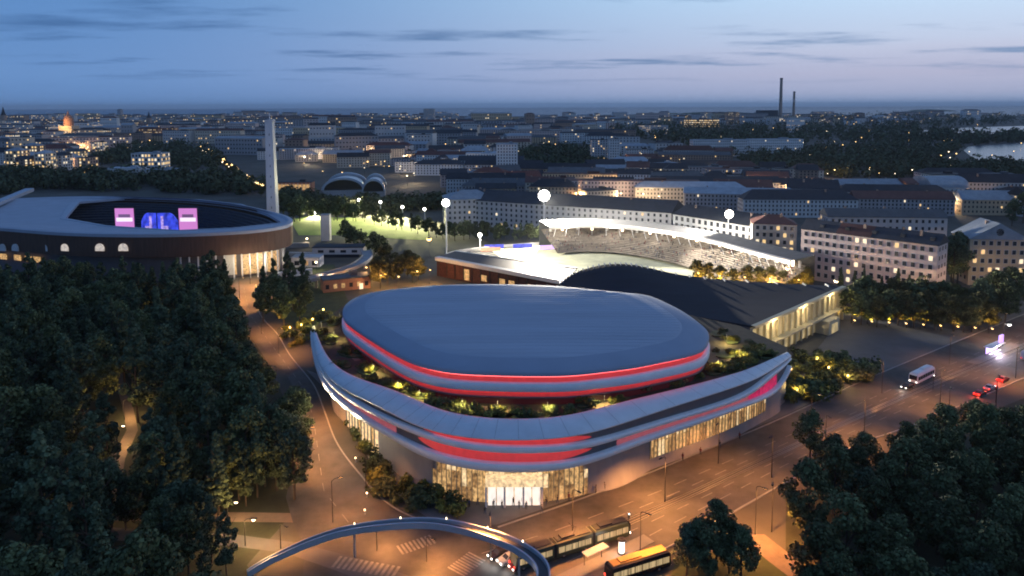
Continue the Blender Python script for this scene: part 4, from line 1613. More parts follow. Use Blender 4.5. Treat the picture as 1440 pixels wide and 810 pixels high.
row_px([(x, 452 + (x - 1195) * .06 + random.random() * 6) for x in range(1196, 1400, 13)] + [(x, 436 + (x - 1195) * .06 + random.random() * 5) for x in range(1205, 1390, 15)], ['warm', 'small', 'warm'], 48, 'plaza_tree', 'leafy tree lit yellow from below along the far edge of the dark plaza', 'yellow lit trees along the plaza')
row_px([(1342, 402), (1348, 398), (1336, 398)], 'broad', 68, 'tall_dark_tree', 'tall dark tree right of the pinkish block', 'tall dark trees right of the pinkish block')
row_px([(1385, 450), (1402, 446), (1420, 440), (1440, 436), (1375, 455), (1412, 455), (1458, 430), (1398, 430)], 'broad', 58, 'corner_tree', 'dark spreading tree before the blue gabled house', 'dark trees at the road bend')
row_px([(1425, 318), (1440, 314), (1455, 312)], 'broad', 44, 'far_corner_tree', 'dark tree beyond the blue gabled house', 'dark trees beyond the gabled house')

row_px([(158, 742), (178, 746), (200, 748), (222, 742), (238, 748), (146, 746), (216, 672), (226, 690), (212, 705), (232, 660)], ['broad', 'tall'], 98, 'path_tree', 'dark tree below the lit path of the left wood', 'trees below the lit wood path')
row_px([(250, 768), (275, 772), (228, 782), (300, 796), (215, 806), (265, 812), (318, 812), (240, 800), (285, 822), (335, 704), (362, 700), (388, 690), (398, 672), (412, 664), (348, 712), (372, 684), (310, 706), (285, 712), (404, 640), (418, 628)], ['broad', 'tall'], 92, 'forest_edge_tree', 'dark tree beside the foot paths at lower left', 'trees beside the foot paths')
SH = [shrub_mesh(s) for s in (1, 2, 3)]
SHD = [shrub_mesh(s, 'leaf_dark') for s in (4, 5)]


def shrub(x, y, z, sc, label, group, dark=False, name='shrub'):
    o = obj(name, random.choice(SHD if dark else SH), None, (x, y, z), random.random() * 6.28, sc)
    return tag(o, label, 'shrub', group)


for c, ang_, ax, ay in beds:
    for k in range(4):
        a, r_ = random.random() * 6.28, random.random() ** .5
        shrub(c.x + math.cos(a) * ax * r_ * .8, c.y + math.sin(a) * ax * r_ * .6, DZ + .4, random.uniform(.7, 1.3), 'low olive shrub in the planting beds on the podium roof garden', 'shrubs of the roof garden', random.random() < .35, 'garden_shrub')
bp = [(497, 600), (503, 615), (512, 612), (510, 632), (522, 640), (530, 655), (520, 662), (540, 670), (548, 685), (536, 690), (560, 695), (570, 682), (575, 705), (590, 700), (600, 690), (600, 712), (615, 706), (620, 718), (636, 714), (645, 722), (585, 716), (560, 708), (528, 676), (545, 700), (630, 700), (610, 698)]
for x, y in bp:
    g = P(x, y)
    shrub(g.x, g.y, .1, random.uniform(1.5, 2.6), 'dark bush in the strip at the foot of the podium, left of the lit entrance', 'bushes left of the entrance', random.random() < .55, 'border_bush')
n = 0
while n < 62:
    x, y = random.uniform(1095, 1235), random.uniform(505, 572)
    if inpoly((x, y), [(1098, 515), (1140, 500), (1180, 508), (1232, 522), (1232, 530), (1190, 545), (1140, 568), (1108, 572), (1096, 550)]):
        g = P(x, y)
        shrub(g.x, g.y, .1, random.uniform(1.8, 3.2), 'bush in the dense dark bed between the arena and the plaza', 'bushes between arena and plaza', random.random() < .6, 'bed_bush')
        n += 1
for x, y in ((404, 466), (412, 474), (420, 462), (432, 470), (425, 484), (440, 452), (450, 446), (412, 488), (400, 476), (428, 455), (438, 480)):
    g = P(x, y)
    shrub(g.x, g.y, .1, random.uniform(1.6, 2.6), 'yellow green bush beside the left tip of the podium ring', 'bushes at the left tip of the podium', False, 'tip_bush')


def wood(name, label, polys, count, rad, seed, nleaf=44, size=None, h=1.0, kind='stuff'):
    """A far wood that reads as one mass: crowns of loose leaf sprays over its ground."""
    rs = random.Random(seed)
    cs, rd = [], []
    xs = [p[0] for pl in polys for p in pl]
    ys = [p[1] for pl in polys for p in pl]
    k = 0
    while k < count:
        x, y = rs.uniform(min(xs), max(xs)), rs.uniform(min(ys), max(ys))
        if any(inpoly((x, y), pl) for pl in polys):
            g = P(x, y)
            dep = g.y
            r_ = rad * rs.uniform(.7, 1.3) * min(3.0, max(1.0, dep / 1000) ** .6)
            cs.append((g.x, g.y, r_ * .95 * h))
            rd.append(r_)
            k += 1
    s = (size or rad * .26) * max(1.0, np.mean([c[1] for c in cs]) / 1000) ** .5
    v, f = leaves(cs, rd, nleaf, s, .9, .6)
    o = obj(name, np_mesh(name, v, f, 'leaf_far'))
    tag(o, label, None, None, kind)
    return o


wood('stadium_park_wood', 'dark park wood beyond the round stadium', [[(-60, 268), (0, 242), (120, 247), (250, 244), (330, 252), (382, 268), (330, 276), (250, 272), (100, 268), (0, 275)]], 330, 7, 1, 60)
wood('hill_wood', 'dark wooded hill left of the lit diagonal street', [[(130, 222), (180, 206), (260, 205), (300, 214), (318, 226), (300, 240), (250, 236), (180, 232), (130, 232)]], 240, 7, 2)
wood('cemetery_wood', 'dark wood in the middle of the city right of the white block', [[(732, 214), (800, 208), (852, 215), (872, 228), (840, 240), (735, 240)]], 240, 7, 3)
wood('long_wood', 'long dark belt of woodland below the chimneys', [[(858, 182), (960, 176), (1130, 178), (1290, 180), (1340, 187), (1345, 193), (1270, 205), (1140, 196), (1130, 206), (1045, 214), (1050, 222), (985, 222), (965, 205), (900, 196), (860, 192)]], 620, 8, 4, 36)
wood('shore_wood', 'dark woodland along the near shore of the bay', [[(1040, 224), (1130, 212), (1250, 204), (1360, 208), (1352, 217), (1300, 226), (1300, 234), (1400, 233), (1460, 240), (1460, 256), (1380, 250), (1240, 252), (1050, 246)]], 620, 7.5, 5, 40)
wood('far_shore_wood', 'dark wooded far shore beyond the inlet', [[(1290, 195), (1330, 190), (1410, 191), (1560, 186), (1560, 197), (1440, 200), (1370, 205), (1330, 203)], [(1130, 167), (1250, 164), (1560, 166), (1560, 173), (1420, 176), (1280, 181), (1150, 174)]], 420, 8, 6, 30)
wood('edge_wood', 'dark belt of trees behind the green field and the arched halls', [[(395, 272), (470, 290), (560, 288), (625, 285), (630, 296), (560, 300), (480, 300), (400, 292)]], 110, 5.5, 7, 60)

# ------------------------------------------------------------------ buildings
def window_mesh(w_, d_, h, floors, lit, sx=3.2, ww=1.3, wh=1.7, base=1.0, depth=.06, sides=(0, 1, 3), seed=0):
    rs = random.Random(seed)
    q = MB()
    fh = (h - base) / floors
    for s in sides:
        ln = w_ if s in (0, 2) else d_
        n = int((ln - 1.2) / sx)
        if n < 1:
            continue
        for f in range(floors):
            z = base + fh * (f + .5)
            for k in range(n):
                u = (k - (n - 1) / 2) * (ln - 1.6) / max(n, 1)
                mi = 0
                if rs.random() < lit:
                    mi = rs.choice((1, 1, 2))
                a, b = ww / 2, min(wh, fh * .62) / 2
                if s == 0:
                    vs = [(u - a, -d_ / 2 - depth, z - b), (u + a, -d_ / 2 - depth, z - b), (u + a, -d_ / 2 - depth, z + b), (u - a, -d_ / 2 - depth, z + b)]
                elif s == 2:
                    vs = [(u + a, d_ / 2 + depth, z - b), (u - a, d_ / 2 + depth, z - b), (u - a, d_ / 2 + depth, z + b), (u + a, d_ / 2 + depth, z + b)]
                elif s == 1:
                    vs = [(w_ / 2 + depth, u - a, z - b), (w_ / 2 + depth, u + a, z - b), (w_ / 2 + depth, u + a, z + b), (w_ / 2 + depth, u - a, z + b)]
                else:
                    vs = [(-w_ / 2 - depth, u + a, z - b), (-w_ / 2 - depth, u - a, z - b), (-w_ / 2 - depth, u - a, z + b), (-w_ / 2 - depth, u + a, z + b)]
                q.add(vs, [(0, 1, 2, 3)], mi)
    return q


def wall_mb(w_, d_, h):
    q = MB()
    q.prism([(-w_ / 2, -d_ / 2), (w_ / 2, -d_ / 2), (w_ / 2, d_ / 2), (-w_ / 2, d_ / 2)], -.3, h)
    return q


def roof_mb(kind, w_, d_, h, rh, over=.5):
    q = MB()
    a, b = w_ / 2 + over, d_ / 2 + over
    if kind == 'flat':
        q.box((0, 0, h + .25), (w_ + .3, d_ + .3, .5))
        q.box((w_ * .18, d_ * .1, h + 1.4), (w_ * .16, d_ * .35, 1.9))
    elif kind == 'gable':
        q.add([(-a, -b, h), (a, -b, h), (a, 0, h + rh), (-a, 0, h + rh), (-a, b, h), (a, b, h), (-a, -b, h + .25), (a, -b, h + .25), (a, b, h + .25), (-a, b, h + .25)], [(6, 7, 2, 3), (8, 9, 3, 2), (0, 1, 7, 6), (5, 4, 9, 8), (1, 5, 8, 2, 7), (4, 0, 6, 3, 9), (0, 4, 5, 1)])
    elif kind == 'cross':   # gable seen end on
        q.add([(-a, -b, h), (a, -b, h), (0, -b, h + rh), (-a, b, h), (a, b, h), (0, b, h + rh), (-a, -b, h - .3), (a, -b, h - .3), (-a, b, h - .3), (a, b, h - .3)], [(0, 1, 2), (4, 3, 5), (1, 4, 5, 2), (3, 0, 2, 5), (6, 7, 1, 0), (7, 9, 4, 1), (9, 8, 3, 4), (8, 6, 0, 3), (6, 8, 9, 7)])
    elif kind == 'hip':
        r_ = max(a - b * 1.0, a * .2)
        q.add([(-a, -b, h), (a, -b, h), (a, b, h), (-a, b, h), (-r_, 0, h + rh), (r_, 0, h + rh)], [(0, 1, 5, 4), (1, 2, 5), (2, 3, 4, 5), (3, 0, 4), (3, 2, 1, 0)])
    elif kind == 'barrel':
        n = 10
        r0 = [(-a, -b * math.cos(math.pi * k / n), h + rh * math.sin(math.pi * k / n)) for k in range(n + 1)]
        r1 = [(a, y, z) for _, y, z in r0]
        q.loft([r0, r1], closed=False)
        q.add(r0, [tuple(range(n, -1, -1))])
        q.add(r1, [tuple(range(n + 1))])
    return q


BN = [0]


def building(x, y, w_, d_, h, rz, wall, roofc, rk, floors, lit, label, group=None, name='city_building', rh=4.0, sx=3.2, chim=0, sides=(0, 1, 3), cat='building', wins=True, ww=1.3, wh=1.7):
    BN[0] += 1
    t = thing(name, label, cat, (x, y, 0), rz, group)
    wall_mb(w_, d_, h).build('wall', wall if wall in MATS else 'wall ' + wall, t, world=False)
    rf = roof_mb(rk, w_, d_, h, rh).build('roof', roofc if roofc in MATS else 'roof ' + roofc, t, world=False)
    if wins:
        q = window_mesh(w_, d_, h, floors, lit, sx, ww, wh, sides=sides, seed=BN[0])
        if q.f:
            q.build('windows', ['win_dark', 'win_lit', 'win_lit2'], t, world=False, kind='stuff')
    for k in range(chim):
        q = MB()
        q.box(((k + .5) / chim * w_ - w_ / 2 + random.uniform(-2, 2), random.uniform(-.2, .2) * d_, h + rh * .75 + .6), (1.1, 1.0, 2.4))
        q.box(((k + .5) / chim * w_ - w_ / 2, 0, h + rh * .5), (.9, .9, 1.0)) if False else None
        q.build('chimney', 'wall brown', rf, world=False)
    return t


def by_px(x0, x1, ytop, h, dist=None, **kw):
    """Where a building with its wall top seen at YTOP and H metres high stands: centre x, front y, width."""
    xm = (x0 + x1) / 2
    g = P(xm, ytop, h)
    y = dist or g.y
    _, _, dep = proj((g.x, y, h))
    return (xm - 720) / FPX * dep, y, (x1 - x0) / FPX * dep


def landmark(x0, x1, ytop, h, d_, wall, roofc, rk, floors, lit, label, rz=0.0, name='city_building', rh=4.0, sx=3.2, chim=0, cat='building', **kw):
    x, y, w_ = by_px(x0, x1, ytop, h)
    return building(x, y + d_ / 2, w_, d_, h, rz, wall, roofc, rk, floors, lit, label, None, name, rh, sx, chim, cat=cat, **kw)


def between(p0, p1, d_, h, *a, **kw):
    """A building whose front runs from P0 to P1 (ground points, left to right)."""
    d = p1 - p0
    rz = math.atan2(d.y, d.x)
    n = Vector((-math.sin(rz), math.cos(rz), 0))
    c = (p0 + p1) / 2 + n * d_ / 2
    return building(c.x, c.y, d.length, d_, h, rz, *a, **kw)


def detail_windows(t, w_, d_, h, floors, n, lit, base=1.2, ww=1.5, wh=1.9):
    """Front windows of a near building, each with a frame and a sill."""
    rs = random.Random(5)
    fm = MB()
    fm.box((0, 0, 0), (ww + .3, .16, wh + .3))
    fme = fm.mesh('frame', 'white_render')
    pm = MB()
    pm.box((0, -.06, 0), (ww, .12, wh))
    meshes = {}
    for k in ('win_dark', 'win_lit', 'win_lit2'):
        me = pm.mesh('pane', k)
        meshes[k] = me
    fh = (h - base) / floors
    for f in range(floors):
        for k in range(n):
            x, z = ((k + .5) / n - .5) * (w_ - 1.5), base + (f + .5) * fh
            m = 'win_dark' if rs.random() > lit else rs.choice(('win_lit', 'win_lit2'))
            o = obj('window', fme, t, (x, -d_ / 2 - .04, z))
            obj('pane', meshes[m], o, (0, -.06, 0))


# long pale block behind the football pitch: two facades meeting at a corner
a0, a1, a2 = P(640, 280, 17.5), P(944, 300, 17.5), P(1062, 318, 17.5)
for p in (a0, a1, a2):
    p.z = 0
between(a0, a1, 30, 17.5, 'pale grey', 'dark', 'gable', 5, .03, 'very long pale block with a dark ridge roof right behind the football pitch', name='long_block', rh=6, chim=8, sx=3.6)
between(a1 + Vector((1, 0, 0)), a2, 26, 17.0, 'white', 'dark', 'gable', 4, .02, 'white pilastered block with dark roof behind the curved grandstand', name='pilaster_block', rh=5, chim=3, sx=4.0, ww=2.0, wh=3.2)
corner = P(652, 283, 19)
building(corner.x + 2, corner.y + 26, 34, 24, 18.5, .2, 'pale grey', 'light metal', 'hip', 5, .04, 'pale corner house with a grey hipped roof left of the brightest floodlight', None, 'corner_house', 5, chim=2)
# pinkish apartment block
b0, b1 = P(1127, 322, 23), P(1319, 346, 23)
b0.z = b1.z = 0
t = between(b0, b1, 13, 23, 'pinkish', 'dark', 'gable', 6, .06, 'pinkish apartment block with a dark and red roof, lit windows on its upper floors', name='apartment_block', rh=4.2, chim=5, sides=(1, 2, 3))
detail_windows(t, (b1 - b0).length, 13, 23, 6, 17, .10)
q = MB()
wl = (b1 - b0).length
q.add([(-wl * .22, -7.0, 23.32), (wl * .04, -7.0, 23.32), (wl * .04, -.3, 27.2), (-wl * .22, -.3, 27.2), (-wl * .22, -7.0, 23.22), (wl * .04, -7.0, 23.22), (wl * .04, -.3, 27.1), (-wl * .22, -.3, 27.1)], [(0, 1, 2, 3), (4, 5, 1, 0), (5, 6, 2, 1), (7, 4, 0, 3)])
q.build('red_roof_section', 'roof red brown', t, world=False)
for k in range(5):
    q = MB()
    q.box(((k + .5) / 5 * wl - wl / 2 + 3, -3.6, 25.1), (1.8, 2.4, 1.6))
    q.build('dormer', 'roof dark', t, world=False)
# blue gabled house at far right
x, y, w_ = by_px(1370, 1446, 336, 21)
t = building(x, y + 8, w_, 16, 21, -.12, 'ochre', 'light metal', 'cross', 5, .06, 'tan house with a pale blue gabled roof at the right picture edge', None, 'gabled_house', 7, chim=1, sides=(1, 3))
detail_windows(t, w_, 16, 21, 5, 7, .12)
q = MB()
q.lathe([(1.6, 0), (1.6, .3)], 16)
q.v = [(a, -8.2 - c, 24 + b) for a, b, c in q.v]
q.build('gable_window', 'win_dark', t, world=False)
# beige house left of the pinkish block
x, y, w_ = by_px(1066, 1125, 316, 22)
t = building(x, y + 8, w_, 15, 22, -.25, 'beige', 'red brown', 'hip', 6, .18, 'beige house with brown hipped roof and lit balconies left of the pinkish block', None, 'balcony_house', 4, chim=2, sides=(1, 3))
detail_windows(t, w_, 15, 22, 6, 6, .25)
for f in range(5):
    q = MB()
    q.box((-w_ * .16, -8.4, 4.2 + f * 3.5), (w_ * .38, 1.6, .25))
    q.box((-w_ * .16, -9.1, 4.8 + f * 3.5), (w_ * .38, .12, 1.0))
    q.build('balcony', 'wall beige', t, world=False)
landmark(1170, 1330, 306, 20, 14, 'pale grey', 'grey', 'gable', 5, .08, 'pale row house just above the roof of the pinkish block', -.1, chim=3)

# arched halls, pavilions by the stadium
for x0, x1, yt, lab in ((447, 505, 268, 'glazed hall with a pale arched roof, larger of the two behind the green field'), (503, 534, 270, 'smaller glazed hall with a pale arched roof beside the larger arched one')):
    x, y, w_ = by_px(x0, x1, yt, 7)
    t = building(x, y + 26, w_, 46, 7, .15, 'grey', 'dark', 'flat', 2, .06, lab, None, 'arched_hall', wins=False)
    n = 14
    for side, yy in (('front', -23.6), ('rear', 22.0)):
        q = MB()
        ro = [(-w_ / 2 * math.cos(math.pi * k / n) * 1.04, yy, 7.2 + 11 * math.sin(math.pi * k / n)) for k in range(n + 1)]
        ri = [(p[0] * .88, yy, 7.2 + (p[2] - 7.2) * .82) for p in ro]
        q.loft([ri, ro, [(p[0], yy + 5, p[2]) for p in ro], [(p[0], yy + 5, p[2]) for p in ri]], closed=False)
        q.build('arch', 'glazed_roof', t, world=False)
    q = MB()
    ro = [(-w_ / 2 * math.cos(math.pi * k / n) * .95, -20, 7.1 + 9.6 * math.sin(math.pi * k / n)) for k in range(n + 1)]
    q.loft([ro, [(p[0], 22, p[2]) for p in ro]], closed=False)
    q.add(ro, [tuple(range(n + 1))])
    q.build('glass_vault', 'glass_dark', t, world=False)
landmark(391, 437, 257, 9, 14, 'brick_orange', 'dark', 'flat', 1, 0, 'long low hall with an orange lit front right of the white tower', .05, 'lit_hall', wins=False)
x, y, w_ = by_px(391, 436, 257.5, 9)
hx = thing('lit_gallery', 'orange glowing gallery window strip right of the white tower', 'gallery', (x, y - .6, 0))
for k in range(8):
    q = MB()
    q.box(((k - 3.5) * w_ / 8, 0, 5.2), (w_ / 8 - .6, .5, 5.0))
    q.build('lit_window', 'lobby_gold', hx, world=False)
for k in range(9):
    q = MB()
    q.box(((k - 4) * w_ / 8, -.1, 4.5), (.5, .8, 9.0))
    q.build('column', 'wall beige', hx, world=False)

pv = thing('white_pavilion', 'flat white pavilion with dark window band below the green field', 'pavilion', P(475, 362))
g = P(475, 360)
q = MB(); q.box((0, 5, 3.4), (27, 10, 3.6)); q.build('upper_box', 'white_render', pv, world=False)
q = MB(); q.box((-1, 4.5, .8), (25, 8.6, 1.6)); q.build('dark_base', 'win_dark', pv, world=False)
q = MB(); q.box((0, 5, 5.35), (27.6, 10.6, .35)); q.build('roof', 'roof dark', pv, world=False)
for k in range(4):
    q = MB(); q.box((-9 + k * 6, -.04, 3.3), (3.0, .2, 1.4)); q.build('window', 'win_dark', pv, world=False)
pc2 = thing('pavilion_annex', 'small white box building left of the flat white pavilion', 'pavilion', P(430, 376))
q = MB(); q.box((0, 4, 2.4), (14, 8, 4.8)); q.build('wall', 'white_render', pc2, world=False)
q = MB(); q.box((0, 4, 4.95), (14.5, 8.5, .3)); q.build('roof', 'roof light metal', pc2, world=False)
for k in range(3):
    q = MB(); q.box((-4.4 + k * 4.4, -.06, 2.2), (2.4, .2, 2.2)); q.build('window', 'lobby_gold' if k == 1 else 'win_dark', pc2, world=False)
wt = thing('white_pylon', 'short square white pylon in front of the green field', 'pylon', P(459, 338))
q = MB()
gz = PY(459, 302, P(459, 338).y).z
q.box((0, 0, gz / 2), (5.2, 4.4, gz)); q.build('shaft', 'white_render', wt, world=False)
q = MB(); q.box((0, 0, gz + .2), (5.6, 4.8, .4)); q.build('cap', 'roof light metal', wt, world=False)
# curved ramp with lit brick building
rp = thing('curved_ramp', 'curved pale ramp wall sweeping past the lit brick building', 'ramp', P(470, 392))
line = catmull([P(x, y, 4.5) for x, y in ((418, 398), (440, 392), (470, 384), (500, 374), (516, 362), (514, 352))], 6, False)
n_ = normals2(line, False)
q = MB(); q.loft([[p + n * 2.4 for p, n in zip(line, n_)], [p - n * 2.4 for p, n in zip(line, n_)], [p - n * 2.4 - Vector((0, 0, .5)) for p, n in zip(line, n_)], [p + n * 2.4 - Vector((0, 0, .5)) for p, n in zip(line, n_)], [p + n * 2.4 for p, n in zip(line, n_)]], closed=False)
q.build('deck', 'concrete', rp)
for s in (-1, 1):
    q = MB(); q.loft([[p + n * 2.4 * s + Vector((0, 0, -.5)) for p, n in zip(line, n_)], [p + n * 2.4 * s + Vector((0, 0, 1.0)) for p, n in zip(line, n_)], [p + n * 2.6 * s + Vector((0, 0, 1.0)) for p, n in zip(line, n_)], [p + n * 2.6 * s + Vector((0, 0, -.5)) for p, n in zip(line, n_)]], closed=False)
    q.build('parapet', 'concrete', rp)
for i in range(2, len(line), 5):
    q = MB(); q.box((line[i].x, line[i].y, 2.0), (1.0, 1.0, 4.2)); q.build('pier', 'concrete', rp)
g0_, g1_ = P(455, 412), P(521, 405)
t = between(g0_, g1_, 8, 5.2, 'brick_orange', 'roof grey', 'flat', 1, .5, 'low orange lit brick building below the curved ramp', name='brick_building', wins=False)
wl = (g1_ - g0_).length
for k in range(6):
    q = MB(); q.box(((k + .5) / 6 * wl - wl / 2, -4.05, 2.4), (1.5, .2, 1.9)); q.build('window', 'lobby_gold' if k in (1, 2, 4) else 'win_dark', t, world=False)
q = MB(); q.box((wl * .3, -4.05, 1.3), (1.6, .24, 2.6)); q.build('door', 'win_lit2', t, world=False)
# white steps / curved forecourt walls left of it
for k, (x, y, ln, rz, lab) in enumerate(((415, 388, 16, .5, 'white curved retaining wall at the foot of the stadium'), (408, 402, 12, .9, 'short white ramp wall nearest the dark trees'), (424, 362, 15, -.1, 'pale terrace wall behind the white annex'), (418, 348, 13, .2, 'grey terrace wall closest to the stadium corner'))):
    g = P(x, y)
    q = MB(); q.box((0, 0, 1.2), (ln, 1.6, 2.4)); q.box((0, .3, 2.5), (ln + .3, 1.9, .25))
    o = q.build('terrace_wall', 'white_render' if k < 3 else 'concrete')
    o.location = g; o.rotation_euler = (0, 0, rz)
    tag(o, lab, 'wall')
for x, y in ((424, 372), (432, 346), (452, 400), (470, 402), (445, 381), (505, 358)):
    g = P(x, y)
    tt = thing('path_lamp', 'small warm lamp among the white walls below the round stadium', 'lamp', g, 0, 'lamps among the white walls')
    q = MB(); q.tube([(0, 0, 0), (0, 0, 4)], .09, 6); q.build('post', 'dark_metal', tt, world=False)
    q = MB(); q.lathe([(.1, 3.9), (.5, 4.1), (.5, 4.6), (.15, 4.8)], 10); q.build('globe', 'lamp_warm', tt, world=False)
    light(tt, (0, -1.0, 4.4), 1300, (1, .74, .42), size=.5)

# far landmarks
landmark(698, 728, 203, 38, 22, 'white', 'light metal', 'flat', 11, .02, 'bright white slab tower in the middle of the city', name='slab_tower', rh=2)
landmark(832, 856, 197, 34, 16, 'pale grey', 'dark', 'flat', 10, .25, 'grey tower block with several lit windows right of the dark cemetery wood', name='tower_block')
landmark(857, 872, 196, 36, 16, 'white', 'grey', 'flat', 10, .03, 'narrow white tower block beside the lit grey one', name='tower_block')
landmark(596, 611, 153, 70, 34, 'pale grey', 'light metal', 'flat', 22, .05, 'tallest pale tower standing up against the sea horizon', name='hotel_tower', rh=2)
landmark(975, 1052, 197, 26, 22, 'pale grey', 'light metal', 'flat', 6, .03, 'long pale slab block, left half of the pair in the dark wood', name='long_slab')
landmark(1055, 1130, 196, 26, 22, 'white', 'light metal', 'flat', 6, .03, 'long white slab block, right half of the pair in the dark wood', name='long_slab')
landmark(1180, 1274, 260, 17, 20, 'pale grey', 'light metal', 'gable', 4, .03, 'long pale building with a light ridge roof below the woodland belt', name='long_house', chim=3)
landmark(1276, 1292, 259, 18, 20, 'brick_orange', 'red brown', 'gable', 4, .1, 'orange end house joined to the long pale building', name='end_house')
landmark(1310, 1362, 264, 15, 30, 'white', 'light metal', 'barrel', 3, .03, 'white hall with a broad pale arched roof near the far right', name='arched_market', rh=8)
landmark(1312, 1358, 246, 19, 18, 'beige', 'dark', 'flat', 5, .06, 'square beige block behind the white arched hall')
landmark(995, 1040, 238, 17, 18, 'pinkish', 'red brown', 'flat', 4, .3, 'pinkish block with an orange lit front below the woodland', name='lit_block')
landmark(1012, 1050, 258, 12, 16, 'white', 'light metal', 'flat', 3, .02, 'low white roofed hall beneath the pinkish lit block', name='low_hall')
landmark(184, 226, 216, 22, 24, 'white', 'light metal', 'flat', 4, .6, 'white box building with big lit windows beyond the round stadium', name='white_box', ww=2.4, wh=3.0, sx=3.8)
landmark(150, 196, 237, 12, 20, 'white', 'light metal', 'flat', 2, .15, 'low white building with lit end left of the white box', name='low_white_building')
landmark(196, 246, 239, 10, 20, 'pale grey', 'light metal', 'flat', 2, .1, 'low pale building joining below the white box', name='low_white_building')
landmark(195, 222, 181, 30, 20, 'brick_orange', 'red brown', 'gable', 5, .5, 'orange lit brick building on the downtown skyline', name='lit_brick_building')
landmark(225, 246, 180, 28, 20, 'brick_orange', 'red brown', 'flat', 5, .2, 'brown brick block right of the orange lit brick building', name='lit_brick_building')
landmark(112, 138, 175, 34, 22, 'white', 'light metal', 'flat', 6, .55, 'white block with glowing top floor right of the domed church', name='bright_block')
landmark(70, 90, 178, 30, 20, 'white', 'light metal', 'flat', 6, .8, 'small bright white lit block left of the domed church', name='bright_block')
landmark(172, 192, 172, 26, 18, 'ochre', 'grey', 'gable', 4, .9, 'brightly lit yellow facade left of the orange brick building', name='bright_block')
landmark(660, 700, 168, 26, 22, 'pale grey', 'dark', 'flat', 5, .5, 'row with bright lit windows near the sea in the middle', name='bright_block')
landmark(900, 940, 176, 26, 22, 'pale grey', 'dark', 'flat', 5, .4, 'lit low block on the edge of the long woodland belt', name='bright_block')
landmark(965, 1012, 168, 30, 30, 'brown', 'dark', 'flat', 4, .8, 'wide block with a bright yellow lit front left of the power station', name='bright_block', ww=2.6, wh=3)
landmark(1022, 1040, 158, 52, 24, 'brown', 'dark', 'flat', 8, .25, 'dark tower with a lit crown left of the power station', name='dark_tower')
landmark(1112, 1132, 167, 40, 30, 'white', 'light metal', 'flat', 3, .5, 'bright white box right of the power station', name='white_store')
landmark(620, 660, 223, 16, 20, 'white', 'light metal', 'gable', 4, .05, 'pale gabled block left below the white slab tower', name='pale_block')
landmark(655, 700, 216, 22, 20, 'white', 'light metal', 'flat', 5, .05, 'white terraced block touching the white slab tower', name='pale_block')

# domed church
x, y, w_ = by_px(88, 106, 177, 34)
ch = thing('domed_church', 'floodlit ochre church with a round dome on the far left skyline', 'church', (x, y, 0))
q = MB(); q.box((0, 0, 17), (w_, w_, 34)); q.build('wall', 'wall ochre', ch, world=False)
q = MB(); q.lathe([(w_ * .36, 34), (w_ * .36, 48), (w_ * .34, 53), (w_ * .22, 60), (w_ * .08, 64), (w_ * .03, 72)], 16); q.build('dome', 'brick_orange', ch, world=False)
for k in range(6):
    q = MB(); q.box((w_ * (-.4 + k * .16), -w_ / 2 - .2, 18), (w_ * .07, .3, 14)); q.build('window', 'win_lit', ch, world=False)
light(ch, (0, -w_ * 1.1, 40), 80000, (1, .62, .28), size=4)
for px, yt, lab in ((4, 150, 'thin dark church spire at the far left edge of the skyline'), (209, 157, 'dark pointed church tower on the downtown skyline')):
    g = PY(px, yt, 2900)
    t = thing('church_tower', lab, 'church', (g.x, g.y, 0))
    q = MB(); q.box((0, 0, g.z * .3), (16, 16, g.z * .6)); q.build('shaft', 'wall brown', t, world=False)
    q = MB(); q.lathe([(9.5, g.z * .6), (5, g.z * .75), (.4, g.z)], 8); q.build('spire', 'roof dark', t, world=False)
# power station
g = P(1078, 154, 60)
x, y, w_ = by_px(1066, 1092, 155, 62, 4000)
zt = PY(1078, 155, 4000).z
ps = thing('power_station', 'dark square power station block beside two tall chimneys', 'power station', (x, 4000, 0))
q = MB(); q.box((0, 0, zt / 2), (w_, 60, zt)); q.build('boiler_house', 'roof dark', ps, world=False)
q = MB(); q.box((-w_ * .75, 0, zt * .3), (w_ * .6, 50, zt * .6)); q.build('turbine_hall', 'wall brown', ps, world=False)
for px, y0, r_, lab, mt in ((1099, 110, 8.5, 'taller of the two dark power station chimneys', 'wall brown'), (1117, 129, 7.0, 'shorter banded power station chimney', 'wall brown')):
    g = PY(px, y0, 4050)
    t = thing('factory_chimney', lab, 'chimney', (g.x, g.y, 0))
    q = MB(); q.lathe([(r_ * 1.25, 0), (r_, g.z * .5), (r_ * .85, g.z)], 14); q.build('shaft', mt, t, world=False)
    q = MB(); q.lathe([(r_ * .95, g.z * .97), (r_ * .95, g.z + 1.5)], 14); q.build('rim', 'dark_metal', t, world=False)
    if y0 > 120:
        q = MB(); q.lathe([(r_ * 1.0, g.z * .62), (r_ * .98, g.z * .74)], 14); q.build('pale_band', 'wall pinkish', t, world=False)

